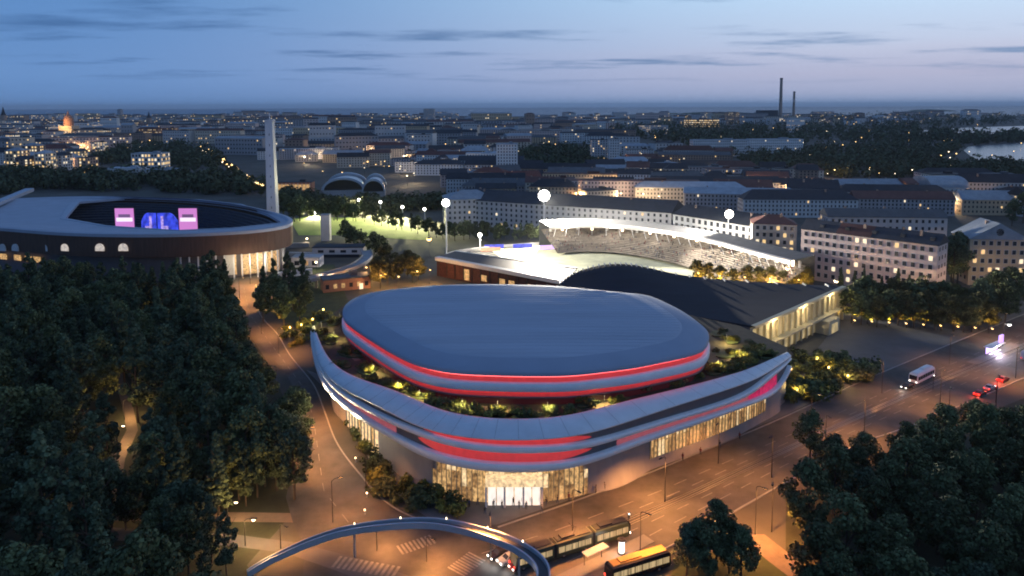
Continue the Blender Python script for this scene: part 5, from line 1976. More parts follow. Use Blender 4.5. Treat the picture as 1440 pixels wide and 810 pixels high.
# ------------------------------------------------------------------ the city, row behind row
ORD = ['nearest', 'second', 'third', 'fourth', 'fifth', 'sixth', 'seventh', 'eighth', 'ninth', 'tenth', 'eleventh', 'twelfth', 'thirteenth', 'fourteenth', 'fifteenth', 'sixteenth']
NOCITY = [
    [(395, 225), (395, 400), (640, 400), (640, 275), (560, 262), (540, 236), (445, 236)],          # field, halls
    [(-80, 236), (280, 236), (395, 262), (395, 300), (-80, 300)],                                    # park by the stadium
    [(125, 203), (300, 203), (325, 240), (240, 242), (125, 240)],
    [(280, 205), (310, 205), (380, 275), (340, 275)],                                                # lit diagonal street
    [(728, 205), (860, 205), (876, 232), (840, 243), (728, 243)],
    [(855, 176), (1350, 176), (1350, 206), (1045, 226), (855, 205)],
    [(1040, 206), (1700, 190), (1700, 254), (1300, 256), (1046, 249)],
    [(1300, 170), (1700, 160), (1700, 262), (1440, 262), (1300, 240)],
    [(630, 290), (630, 400), (1700, 400), (1700, 322), (1330, 330), (1120, 322), (1060, 312), (944, 296)],
    [(1300, 262), (1370, 262), (1370, 285), (1300, 285)],
    [(1172, 255), (1296, 255), (1296, 285), (1172, 285)],
]
rows_y = [304, 297, 290, 284, 278, 272.5, 267, 262, 257, 252, 247.5, 243, 238.5, 234, 229.5, 225]
specs = []
rs = random.Random(5)
for ri, ry in enumerate(rows_y):
    dist = P(720, ry).y
    px_m = FPX / dist
    x = -60 + rs.uniform(0, 30)
    while x < 1510:
        wm = rs.choice((22, 30, 38, 48, 60, 75, 95)) * rs.uniform(.85, 1.2)
        wp = wm * px_m
        xc = x + wp / 2
        x += wp + rs.choice((.6, 1.2, 3, 8, 16)) * px_m
        yy = ry + rs.uniform(-3, 3) * .8
        if any(inpoly((xc + o * wp, yy), pl) for pl in NOCITY for o in (-.45, 0, .45)):
            continue
        # left strip is the park, the stadium covers it
        if xc < 395 and yy > 236:
            continue
        specs.append((ri, xc, yy, wm))
if len(specs) > 270:
    specs = [s for s in specs if s[0] < 9 or rs.random() < .8]
added_city_lamps = []
todo = []
for ri, xc, yy, wm in specs:
    wall = rs.choices(list(WALLS), (3, 2.4, 3, 2.6, 2, 1.8, 1.8))[0]
    roofc = rs.choices(list(ROOFS), (5, 3, 2.6, 2))[0]
    rk = rs.choices(('gable', 'hip', 'flat'), (5, 2.5, 2.5))[0]
    h = rs.choice((10, 12, 13, 13, 15, 17)) * rs.uniform(.9, 1.1)
    size = 'long' if wm > 50 else 'short' if wm < 26 else 'mid-sized'
    if xc < 395:
        zone = 'behind the round stadium'
    elif xc < 640:
        zone = 'behind the green field'
    elif xc < 870:
        zone = 'behind the brightest floodlight'
    elif xc < 1120:
        zone = 'behind the curved grandstand'
    else:
        zone = 'behind the pinkish apartment block'
    lab = '%s %s building, %s %s roof, %s row back %s' % (wall, size, roofc, {'gable': 'ridge', 'hip': 'hipped', 'flat': 'flat'}[rk], ORD[ri], zone)
    todo.append((lab, xc, yy, wm, wall, roofc, rk, h))
cnt = {}
for e in todo:
    cnt.setdefault(e[0], []).append(e[1])
for lab, xc, yy, wm, wall, roofc, rk, h in todo:
    xs = sorted(cnt[lab])
    if len(xs) > 1:
        lab = '%s %s' % (('left', 'right')[xs.index(xc)] if len(xs) == 2 else ORD[xs.index(xc)].replace('nearest', 'leftmost'), lab)
    g = P(xc, yy)
    rz = rs.choice((-.18, -.18, -.1, -.1, .3)) + rs.uniform(-.06, .06)
    if xc < 640:
        rz = rs.choice((.1, .16, -.1)) + rs.uniform(-.05, .05)
    near = yy > 262
    dep_ = rs.uniform(13, 19)
    building(g.x, g.y + dep_ / 2, wm, dep_, h, rz, wall, roofc, rk, max(3, round(h / 3.3)), .035 if xc > 300 else .12, lab, 'city buildings row behind row', rh=rs.uniform(4, 7), sx=2.7 if near else 3.4, chim=2 if near and rk != 'flat' else 0, ww=1.1 if near else 1.4, wh=1.6)
print('city', len(todo))

# brightly lit downtown blocks at the far left
rs2 = random.Random(21)
DT = [(2, 190, 20), (22, 184, 18), (40, 193, 24), (62, 200, 20), (30, 205, 22), (6, 212, 22), (84, 196, 16), (104, 190, 18), (120, 186, 22), (128, 200, 16), (92, 213, 20), (70, 219, 18), (48, 216, 16), (110, 222, 14), (20, 224, 20), (146, 188, 14)]
for k, (x_, yt_, wp_) in enumerate(DT):
    wl_ = rs2.choice(('ochre', 'white', 'beige', 'brown'))
    fx = ('glowing', 'brightly lit', 'warmly lit', 'partly lit')[k % 4]
    landmark(x_, x_ + wp_, yt_, rs2.uniform(17, 24), 20, wl_, rs2.choice(('dark', 'grey', 'light metal')), rs2.choice(('flat', 'hip', 'gable')), 5, (.75, .6, .5, .3)[k % 4], '%s %s downtown block at far left, %s from the left edge' % (fx, wl_, NTH[sorted(DT).index(DT[k])]), rs2.uniform(-.2, .2), 'downtown_block', 4, 4.2, ww=2.4, wh=2.6)
for k in range(90):
    x_, y_ = (rs2.uniform(-10, 150), rs2.uniform(196, 240)) if k < 12 else (rs2.uniform(400, 1440), rs2.uniform(212, 300))
    if any(inpoly((x_, y_), pl) for pl in NOCITY):
        continue
    g = P(x_, y_)
    added_city_lamps.append((g, rs2.choice((0, 1))))  # spots for extra lamps, strewn at random to warm the facades

# the city further out: past counting
FM = [('wall ' + k) for k in WALLS] + [('roof ' + k) for k in ROOFS] + ['win_dark', 'win_lit', 'win_lit2']
q = MB()
rs = random.Random(9)
ry = 219.0
while ry > 163.5:
    dist = P(720, ry).y
    px_m = FPX / dist
    x = -70.0
    while x < 1510:
        wm = rs.choice((18, 26, 36, 50, 70, 95)) * rs.uniform(.8, 1.2) * (1 + dist / 6000)
        wp = wm * px_m
        xc = x + wp / 2
        x += wp + rs.choice((.5, 2, 6, 20, 40)) * px_m * (1 + dist / 5000)
        yy = ry + rs.uniform(-1.5, 1.5) * .7
        if any(inpoly((xc, yy), pl) for pl in NOCITY):
            continue
        if yy < 172 and xc > 640 and rs.random() < .55:
            continue
        g = P(xc, yy)
        h = rs.choice((12, 16, 19, 22, 26)) * rs.uniform(.9, 1.15) * (1 if rs.random() > .04 else 1.8)
        if dist > 2500 and rs.random() < .12:
            h *= 1.5
        wi = rs.choices(range(7), (3, 2.4, 2, 2, 3, 1.6, 1.2))[0]
        roi = 7 + rs.choices(range(4), (6, 2.6, 2.0, 2))[0]
        rz = rs.choice((-.2, -.1, .1, .3)) + rs.uniform(-.05, .05)
        dep_ = rs.uniform(14, 24) * (1 + dist / 8000)
        sub = wall_mb(wm, dep_, h)
        sub.mi = [wi] * len(sub.f)
        r_ = roof_mb(rs.choice(('gable', 'hip', 'flat')), wm, dep_, h, rs.uniform(3, 6))
        sub.add(r_.v, r_.f, roi)
        downtown = xc < 150 and yy > 168
        lit = .30 if downtown else .10 if xc < 420 else .045 if yy > 180 else .10
        wn = window_mesh(wm, dep_, h, 4, lit, 5.5 if dist < 2200 else 9, 2.2 if dist < 2200 else 4.2, 2.4 if dist < 2200 else 3.4, sides=(0,), depth=.15, seed=rs.random())
        o = len(sub.v)
        sub.v += wn.v
        sub.f += [tuple(i + o for i in f) for f in wn.f]
        sub.mi += [11 + m for m in wn.mi]
        ca, sa = math.cos(rz), math.sin(rz)
        o = len(q.v)
        q.v += [(g.x + a * ca - b * sa, g.y + dep_ / 2 + a * sa + b * ca, c) for a, b, c in sub.v]
        q.f += [tuple(i + o for i in f) for f in sub.f]
        q.mi += sub.mi
    ry -= max(1.15, (ry - 150) * .055)
o = q.build('distant_city', FM)
tag(o, 'distant city roofs and facades stretching to the sea', None, None, 'stuff')
# lamps glimmering between the far houses: past counting
q = MB()
for k in range(640):
    if k < 200:
        x, y = rs.uniform(-20, 140), rs.uniform(176, 240)
    elif k < 340:
        x, y = rs.uniform(0, 420), rs.uniform(166, 215)
    elif k < 420:
        t_ = rs.random()
        x, y = 285 + 85 * t_ + rs.uniform(-5, 5), 213 + 62 * t_ ** 1.0 + rs.uniform(-2, 2)
    else:
        x, y = rs.uniform(420, 1440), rs.uniform(166, 260)
    g = P(x, y)
    hh = 8.0
    sc_ = max(.35, g.y / 1000 * .62) * rs.uniform(.6, 1.3)
    q.box((g.x, g.y, hh / 2), (.2, .2, hh), 0, 0)
    q.box((g.x, g.y - .3, hh), (sc_ * 1.6, sc_, sc_ * 1.3), 0, rs.choice((1, 1, 2)), .7)
o = q.build('distant_street_lamps', ['dark_metal', 'lamp_orange', 'lamp_warm'])
tag(o, 'countless street lamps glimmering between the distant houses', None, None, 'stuff')
sheet('diagonal_street', pxpoly([(286, 212), (296, 212), (330, 233), (376, 272), (360, 274), (318, 240)]), .06, 'asphalt')
row_px([(300 + k * 7.5, 226 + k * 5.6) for k in range(10)], ['warm'], 14, 'street_tree', 'golden tree along the diagonal street', 'trees of the diagonal street')

# ------------------------------------------------------------------ street lamps, each with its own light
LP = {}


def street_lamp(px, py, label, group=None, h=9.0, power=7000, col=(1.0, .37, .09), mat='lamp_orange', face=None, head=1.0, base=None):
    g = base or P(px, py)
    key = (h, mat, head)
    if key not in LP:
        q = MB(); q.tube([(0, 0, 0), (0, 0, h * .6), (0, 0, h)], [.10, .08, .05], 7); mast = q.mesh('mast', 'dark_metal')
        q = MB(); q.tube([(0, 0, h - .1), (.5, 0, h + .25), (1.5, 0, h + .35)], .055, 6); arm = q.mesh('arm', 'dark_metal')
        q = MB(); q.box((1.7, 0, h + .36), (.95 * head, .36 * head, .16), taper=.8); hous = q.mesh('lamp_head', 'dark_metal')
        q = MB(); q.lathe([(.02, -.22), (.16, -.18), (.22, -.05), (.2, 0)], 10); q.v = [(a * head * 1.4 + 1.7, b * head * 1.1, c * head * 1.3 + h + .28) for a, b, c in q.v]; bulb = q.mesh('lamp_glass', mat)
        if mat == 'lamp_orange' and head == 1.0:
            q = MB(); q.box((1.72, 0, h + .26), (.7, .26, .05)); bulb = q.mesh('lamp_glass', mat)
        LP[key] = (mast, arm, hous, bulb)
    t = thing('street_lamp', label, 'street lamp', (g.x, g.y, 0), face if face is not None else random.random() * 6.28, group)
    for nm, me in zip(('mast', 'arm', 'lamp_head', 'lamp_glass'), LP[key]):
        obj(nm, me, t)
    if power:
        if mat == 'lamp_orange' and head == 1.0:
            light(t, (1.7, 0, h - .05), power, col, 'SPOT', .3, R(138), (0, 0, -1))
        else:
            light(t, (1.7, 0, h - .45), power, col, size=.35)
    return t


mr_ = 'street lamps of the main road'
ml_ = 'tall orange street lamp on the main road beside the arena'
for px, py, pw in ((935, 706, 30000), (805, 757, 26000), (1062, 752, 26000), (1010, 652, 8000), (1085, 672, 10000), (1140, 606, 5500), (1215, 612, 12000), (1240, 553, 5500), (1322, 566, 12000), (1335, 512, 5500), (1410, 478, 6000), (1428, 532, 11000), (690, 790, 13000), (900, 792, 13000), (1490, 470, 6000), (1160, 640, 3500)):
    street_lamp(px, py, ml_, mr_, power=pw, face=random.uniform(-2.5, -.5), h=9.5)
sl_ = 'orange street lamp along the side road left of the arena'
for px, py, pw in ((337, 420, 30000), (360, 432, 22000), (352, 400, 26000), (368, 470, 13000), (392, 498, 11000), (425, 600, 17000), (430, 655, 14000), (468, 735, 12000), (530, 775, 6000), (600, 790, 9000), (395, 772, 5000), (515, 690, 2800)):
    street_lamp(px, py, sl_, 'street lamps of the side road', power=pw, face=random.uniform(-.6, .6), h=8.5 if py < 745 else 4.6)
for px, py, lab, pw in ((175, 590, 'upper warm lamp beside the lit path through the left wood', 2600), (165, 628, 'lower warm lamp beside the lit path through the left wood', 2600), (112, 690, 'dim lamp glowing among the trees at lower left', 900), (321, 742, 'white lamp beside the foot path at lower left', 2200), (345, 768, 'warm lamp over the bright patch of the cycle path', 3800), (218, 733, 'warm lamp at the foot path beneath the left wood', 3000), (210, 470, 'faint lamp in the clearing of the left wood', 2400), (236, 452, 'second faint lamp at the end of the wood clearing', 2400), (305, 420, 'small lamp in the wood nearest the stadium', 2400), (294, 415, 'pale lamp among the trees below the stadium', 1200)):
    street_lamp(px, py, lab, None, 5.0, pw, (1.0, .56, .2), 'lamp_warm', 0.0, 1.3)
for px, py, lab in ((1172, 424, 'large glowing lamp beside the top of the ice hall gable'), (1317, 402, 'large glowing lamp right of the pinkish block, before the tall dark tree'), (1294, 428, 'lamp glowing low in front of the right end of the pinkish block'), (1372, 428, 'lamp glowing at the foot of the blue gabled house'), (1104, 404, 'golden lamp before the balcony house, behind the ice hall'), (1286, 362, 'lamp against the facade of the pinkish block'), (1408, 420, 'orange lamp on the front of the blue gabled house')):
    g = P(px, py)
    street_lamp(px, py, lab, None, 9.0, 26000, (1.0, .62, .30), 'lamp_warm', -1.6, 3.4)
for k, (px, py) in enumerate([(1198 + i * 24, 457 + i * 1.5) for i in range(9)]):
    t = street_lamp(px, py, 'low yellow lamp under the trees along the far edge of the plaza', 'lamps under the plaza trees', 2.2, 0, (1.0, .62, .12), 'lamp_orange', -1.5, 1.4)
    light(t, (1.7, 0, 2.6), 7000, (1.0, .58, .08), 'SPOT', .3, R(165), (-.35, 0, 1))
for px, py in ((535, 408), (560, 410), (586, 402), (604, 400), (515, 396)):
    street_lamp(px, py, 'orange lamp behind the arena roof, left of the football stand', 'lamps left of the football stand', 7.0, 5000, (1.0, .50, .14), 'lamp_orange', -1.2, 1.6)
street_lamp(604, 362, 'big orange glowing lamp left of the football stand roof', None, 10.5, 14000, (1.0, .52, .14), 'lamp_orange', -1.5, 5.5)
for px, py in ((980, 400), (1010, 404), (1045, 406), (1080, 408), (1120, 410)):
    street_lamp(px, py, 'orange lamp among the small golden trees behind the ice hall', 'lamps among the golden trees', 5.5, 6500, (1.0, .55, .10), 'lamp_orange', -1.5, 1.5)
for px, py in ((1112, 530), (1135, 545), (1165, 528), (1192, 540), (1148, 515), (1120, 560)):
    g = P(px, py)
    t = thing('bollard_light', 'low yellow light hidden in the bushes between arena and plaza', 'bollard light', g, 0, 'lights in the bushes')
    q = MB(); q.tube([(0, 0, 0), (0, 0, 2.3)], .09, 6); q.build('post', 'dark_metal', t, world=False)
    q = MB(); q.lathe([(.22, 2.2), (.26, 2.3), (.26, 2.6), (.12, 2.75)], 8); q.build('glass', 'lamp_orange', t, world=False)
    light(t, (0, -.5, 3.0), 800, (1, .62, .16), size=.3)
for px, py in ((408, 470), (424, 466), (440, 458), (455, 444)):
    g = P(px, py)
    t = thing('bollard_light', 'low yellow light among the bushes at the left podium tip', 'bollard light', g, 0, 'lights at the podium tip')
    q = MB(); q.tube([(0, 0, 0), (0, 0, 2.3)], .09, 6); q.build('post', 'dark_metal', t, world=False)
    q = MB(); q.lathe([(.22, 2.2), (.26, 2.3), (.26, 2.6), (.12, 2.75)], 8); q.build('glass', 'lamp_orange', t, world=False)
    light(t, (0, -.5, 3.0), 1100, (1, .66, .16), size=.3)
for k in range(6):
    g = P(303 + k * 12, 224 + k * 9.5)
    street_lamp(0, 0, 'golden lamp along the diagonal street behind the round stadium', 'lamps of the diagonal street', 10.0, 26000, (1, .62, .22), 'lamp_orange', -1.5, 4.5, base=g)
for g, wm_ in added_city_lamps:  # added lamps that throw warm light on the city facades
    street_lamp(0, 0, 'warm lamp glowing between the blocks of the city', 'lamps between the city blocks', 11.0, 24000, ((1, .58, .24), (1, .74, .45))[wm_], ('lamp_orange', 'lamp_warm')[wm_], -1.5, 2.6, base=g)
# thin unlit masts by the road
for px, py, lab in ((1085, 748, 'thin dark unlit mast on the near kerb left of the park wood'), (1333, 598, 'thin dark unlit mast before the park wood at right'), (1400, 578, 'dark signal mast beside the red lit car')):
    street_lamp(px, py, lab, None, 10.0, 0, face=-2.0, mat='win_dark')

# ------------------------------------------------------------------ curved footbridge in the foreground
br = thing('curved_footbridge', 'pale curved footbridge arching over the crossing at the bottom', 'footbridge', P(560, 800))
bl = catmull([P(348, 808, .6), P(372, 793, 1.4), P(405, 777, 2.6), (P(440, 762, 3.7)), P(485, 748, 4.9), P(540, 739.5, 5.8), P(600, 736.5, 6.2), P(650, 743.5, 6.3), P(700, 758, 6.4), P(738, 776, 6.4), P(760, 796, 6.4), P(764, 818, 6.4), P(752, 850, 6.4)], 8, False)
bn = normals2(bl, False)
nbl = len(bl)
wf = [min(1.0, .25 + 1.1 * i / nbl) * .95 for i in range(nbl)]
q = MB()
q.loft([[p + n * w_ * s + Vector((0, 0, z)) for p, n, w_ in zip(bl, bn, wf)] for s, z in ((1, 0), (-1, 0), (-.8, -.55), (.8, -.55), (1, 0))], closed=False)
q.build('deck', 'bridge_deck', br)
for s in (-1, 1):
    q = MB()
    q.loft([[p + n * (w_ * s + o) + Vector((0, 0, z)) for p, n, w_ in zip(bl, bn, wf)] for o, z in ((-.11, -.45), (-.11, .65), (-.15, .7), (.15, .7), (.11, .65), (.11, -.45), (-.11, -.45))], closed=False)
    q.build('parapet', 'bridge_steel', br)
for i in (34, 70):
    q = MB(); q.tube([(bl[i].x, bl[i].y, 0), (bl[i].x, bl[i].y, bl[i].z - .4)], [.22, .16], 8); q.build('pier', 'concrete', br)
for i in range(34, nbl - 20, 9):
    p = bl[i] - bn[i] * wf[i]
    q = MB(); q.lathe([(.10, 0), (.10, .3)], 8, p + Vector((0, 0, .7))); q.build('parapet_light', 'lamp_warm', br)

# ------------------------------------------------------------------ vehicles
def heading(p0, p1):
    d = P(*p1) - P(*p0)
    return math.atan2(d.y, d.x)


def wheels(t, xs, half, r=.34, w_=.24):
    for x in xs:
        for s in (-1, 1):
            q = MB(); q.lathe([(r, -w_ / 2), (r * 1.0, w_ / 2)], 14); q.v = [(x + a, s * half + c, r + b) for a, b, c in q.v]
            wo = q.build('wheel', 'rubber', t, world=False)
            q = MB(); q.lathe([(r * .55, -.01), (r * .5, .02)], 10); q.v = [(x + a, s * (half + w_ / 2 + .005) + c * s, r + b) for a, b, c in q.v]
            q.build('rim', 'grey_metal', wo, world=False)


def car(px, py, rz, paint, label, lamps=True, group=None, glow=0):
    g = P(px, py)
    t = thing('car', label, 'car', (g.x, g.y, .05), rz, group)
    prof = [(-2.15, .35), (-2.2, .75), (-2.05, 1.0), (-1.45, 1.02), (-.95, 1.45), (.35, 1.48), (1.05, 1.02), (1.95, .86), (2.2, .62), (2.15, .33)]
    q = MB()
    q.loft([[(x, -.84 if z < 1.1 else -.62, z) for x, z in prof], [(x, -.9 if z < 1.1 else -.66, z) for x, z in prof], [(x, .9 if z < 1.1 else .66, z) for x, z in prof], [(x, .84 if z < 1.1 else .62, z) for x, z in prof]], True)
    q.add([(x, -.84 if z < 1.1 else -.62, z) for x, z in prof], [tuple(range(9, -1, -1))])
    q.add([(x, .84 if z < 1.1 else .62, z) for x, z in prof], [tuple(range(10))])
    q.build('body', paint, t, world=False)
    for nm, x0, z0, x1, z1 in (('windscreen', 1.02, 1.05, .40, 1.44), ('rear_window', -1.42, 1.06, -.98, 1.42)):
        q = MB(); e = .03 if nm == 'windscreen' else -.03
        q.add([(x0 + e, -.66, z0), (x0 + e, .66, z0), (x1 + e, .58, z1), (x1 + e, -.58, z1)], [(0, 1, 2, 3)]); q.build(nm, 'glass_dark', t, world=False)
    for s in (-1, 1):
        q = MB(); q.add([(-1.2, s * .80, 1.06), (.85, s * .80, 1.06), (.32, s * .69, 1.40), (-.9, s * .69, 1.40)], [(0, 1, 2, 3)]); q.build('side_window', 'glass_dark', t, world=False)
        q = MB(); q.box((2.16, s * .62, .68), (.14, .36, .18)); q.build('headlight', 'headlight' if lamps else 'white_paint', t, world=False)
        q = MB(); q.box((-2.17, s * .66, .82), (.12, .36, .18)); q.build('taillight', 'taillight', t, world=False)
    wheels(t, (-1.35, 1.35), .78)
    if lamps:
        light(t, (3.2, 0, .9), 120, (1, .9, .78), size=.3)
    if glow:
        light(t, (-3.0, 0, 1.0), glow, (1, .10, .06), size=.4)
    return t


rd = heading((900, 735), (1440, 487))
car(703, 783, rd + math.pi, 'car_black', 'black car with lit headlamps just behind the bridge curve, leftmost of four', group='cars waiting by the bridge')
car(716, 790, rd + math.pi, 'car_silver', 'silver car with lit headlamps behind the bridge curve, beside the black one', group='cars waiting by the bridge')
car(731, 782, rd + math.pi, 'car_black', 'black car behind the bridge curve, closest to the tram', group='cars waiting by the bridge')
car(733, 798, rd + math.pi, 'car_red', 'dark red car with lit headlamps nearest the bridge parapet', group='cars waiting by the bridge')
car(1410, 536, rd, 'car_red', 'red car glowing with bright brake lights at the right, larger of two', False, glow=900)
car(1378, 556, rd, 'car_red', 'red car with brake lights before the park wood, smaller of two', False, glow=500)
car(1170, 662, rd, 'car_black', 'black car half hidden by the park wood, its tail lights red', False, glow=60)
car(1276, 546, rd + math.pi, 'car_black', 'dark car with bright headlamps ahead of the white bus', True)
car(1392, 548, rd, 'car_silver', 'silver car following the red glowing car at the right', False, glow=100)


def bus(px, py, rz, ln, paint, label, roofm, cat='bus', lit='tram_window', name='bus', sections=1):
    g = P(px, py)
    t = thing(name, label, cat, (g.x, g.y, .05), rz)
    sl_n = ln / sections
    for s_ in range(sections):
        xc = -ln / 2 + sl_n * (s_ + .5)
        L_ = sl_n - (.5 if sections > 1 else 0)
        q = MB()
        a, b = L_ / 2, 1.25
        nose = .5 if (s_ in (0, sections - 1)) else 0.05
        rr = [[(xc - a, -b, z) for z in ()]]
        rings = []
        for z, e, dx in ((.35, .06, .25), (.9, 0, 0), (2.5, 0, .12), (2.95, .10, .35), (3.1, .35, .7)):
            f0 = dx * nose * 2 if s_ == sections - 1 else .02
            f1 = dx * nose * 2 if s_ == 0 else .02
            rings.append([(xc - a + f1, -b + e, z), (xc + a - f0, -b + e, z), (xc + a - f0, b - e, z), (xc - a + f1, b - e, z)])
        q.loft(rings, True, 0, True, True)
        bo = q.build('body', paint, t, world=False)
        n = max(2, int(L_ / 1.45))
        for sd in (-1, 1):
            for k in range(n):
                q = MB(); q.box((xc - L_ / 2 + .35 + (k + .5) * (L_ - .7) / n, sd * (b + .01), 1.75), ((L_ - .7) / n - .18, .06, 1.05)); q.build('window', lit, t, world=False)
        q = MB(); q.box((xc, 0, 3.16), (L_ * .9, 1.7, .14)); q.box((xc - L_ * .15, 0, 3.34), (L_ * .35, 1.3, .3)); q.build('roof', roofm, t, world=False)
        if s_ < sections - 1:
            q = MB(); q.box((xc + sl_n / 2, 0, 1.7), (.6, 2.2, 2.5)); q.build('gangway', 'rubber', t, world=False)
        wheels(t, (xc - L_ * .30, xc + L_ * .30), 1.05, .46, .28)
    q = MB(); q.box((ln / 2 - .06 + (.0), 0, 1.9), (.14, 2.1, 1.3)); q.build('windscreen', 'glass_dark', t, world=False)
    for sd in (-1, 1):
        q = MB(); q.box((ln / 2 + .0, sd * .9, .75), (.16, .36, .24)); q.build('headlight', 'headlight', t, world=False)
        q = MB(); q.box((-ln / 2 - .0, sd * .95, .9), (.16, .26, .3)); q.build('taillight', 'taillight', t, world=False)
    return t


tm = bus(804, 775, heading((735, 800), (875, 756)), 24.0, 'tram_green', 'long dark articulated tram with a row of lit windows on the main road', 'dark_metal', 'tram', 'tram_window', 'tram', 3)
q = MB(); q.tube([(0, -.5, 3.5), (.9, 0, 4.3), (-.2, 0, 5.0), (-.2, .8, 5.0)], .05, 5); q.tube([(-.2, -.9, 5.0), (-.2, .9, 5.0)], .05, 5); q.build('pantograph', 'dark_metal', tm, world=False)
ob = bus(897, 806, heading((857, 815), (937, 790)), 12.0, 'car_black', 'bus with a bright orange roof at the bottom edge of the picture', 'lamplit_roof', lit='tram_window')
bus(1296, 534, heading((1310, 526), (1278, 542)), 11.0, 'white_paint', 'white bus with dark front driving towards the arena past the plaza', 'white_paint', lit='glass_dark')
bus(1452, 503, rd, 12.0, 'white_paint', 'white bus waiting behind the red car at the right picture edge', 'white_paint', lit='tram_window')

# ------------------------------------------------------------------ stops and signs
g = P(1398, 497)
st = thing('tram_shelter', 'tram stop shelter with glowing purple panels at the right', 'shelter', g, rd)
for k in range(4):
    q = MB(); q.box((-4.5 + k * 3, .8, 1.4), (.14, .14, 2.8)); q.build('post', 'dark_metal', st, world=False)
q = MB(); q.box((0, 0, 2.9), (10, 2.4, .2)); q.build('roof', 'white_paint', st, world=False)
for k in range(3):
    q = MB(); q.box((-3 + k * 3, .8, 1.5), (2.6, .12, 2.2)); q.build('lit_panel', 'purple_sign', st, world=False)
q = MB(); q.box((4.0, -.2, 3.9), (2.6, .5, 3.0)); q.build('lit_sign', 'purple_sign', st, world=False)
q = MB(); q.box((0, -.2, .5), (8, .45, .12)); q.build('base_light_bar', 'white_sign', st, world=False)  # white light at the shelter's foot, put in as a glowing bar
light(st, (0, -1.6, 2.2), 2600, (.95, .80, 1.0), size=.8)
q = MB()
o = thing('stop_platform', 'pale narrow tram platform under the purple shelter', 'platform', g, rd)
q.prism([(-16, -1.8), (16, -1.8), (16, 1.4), (-16, 1.4)], .0, .16); q.build('slab', 'paving', o, world=False)
q = MB(); q.box((0, -1.7, .18), (31.6, .25, .03)); q.build('warning_strip', 'marking', o, world=False)
street_lamp(1410, 488, 'white globe lamp above the purple tram shelter', None, 7.5, 3500, (1, .9, .85), 'lamp_white', 0, 2.0)
g = P(874, 779)
ad = thing('advertising_column', 'short glowing white advertising column on the tram island', 'advertising column', g)
q = MB(); q.lathe([(.75, 0), (.75, .4)], 14); q.build('base', 'dark_metal', ad, world=False)
q = MB(); q.lathe([(.55, .4), (.55, 2.7)], 14); q.build('lit_drum', 'white_sign', ad, world=False)
q = MB(); q.lathe([(.8, 2.7), (.7, 2.95), (.1, 3.1)], 14); q.build('cap', 'dark_metal', ad, world=False)
light(ad, (0, -1.3, 1.6), 350, (1, .92, .85), size=.5)
isl = thing('stop_platform', 'orange lit tram platform beside the white advertising column', 'platform', P(862, 782), rd)
q = MB(); q.prism([(-15, -1.4), (9, -1.4), (9, 1.4), (-15, 1.4)], 0, .16); q.build('slab', 'paving', isl, world=False)
q = MB(); q.box((-4, .2, 2.6), (5, 1.6, .15)); q.build('shelter_roof', 'roof light metal', isl, world=False)
for x in (-6, -2):
    q = MB(); q.box((x, .8, 1.35), (.1, .1, 2.5)); q.build('post', 'dark_metal', isl, world=False)
for px, py, m, lab in ((884, 752, 'lamp_white', 'white signal light on a short post beside the tram'), (1312, 548, 'lamp_white', 'slim signal post beside the white bus'), (1400, 566, 'taillight', 'red traffic signal beside the glowing red car'), (1172, 664, 'taillight', 'red traffic signal at the edge of the park wood')):
    t = thing('traffic_signal', lab, 'traffic light', P(px, py), -1.6)
    q = MB(); q.tube([(0, 0, 0), (0, 0, 4.2)], .07, 6); q.build('post', 'dark_metal', t, world=False)
    q = MB(); q.box((0, 0, 3.9), (.3, .36, 1.0)); q.build('housing', 'dark_metal', t, world=False)
    for k in range(3):
        q = MB(); q.lathe([(.12, 0), (.10, .06)], 8); q.v = [(.15 + c, a, 3.58 + .31 * k + b) for a, b, c in q.v]; q.build('signal_lamp', m if k == 2 else 'win_dark', t, world=False)

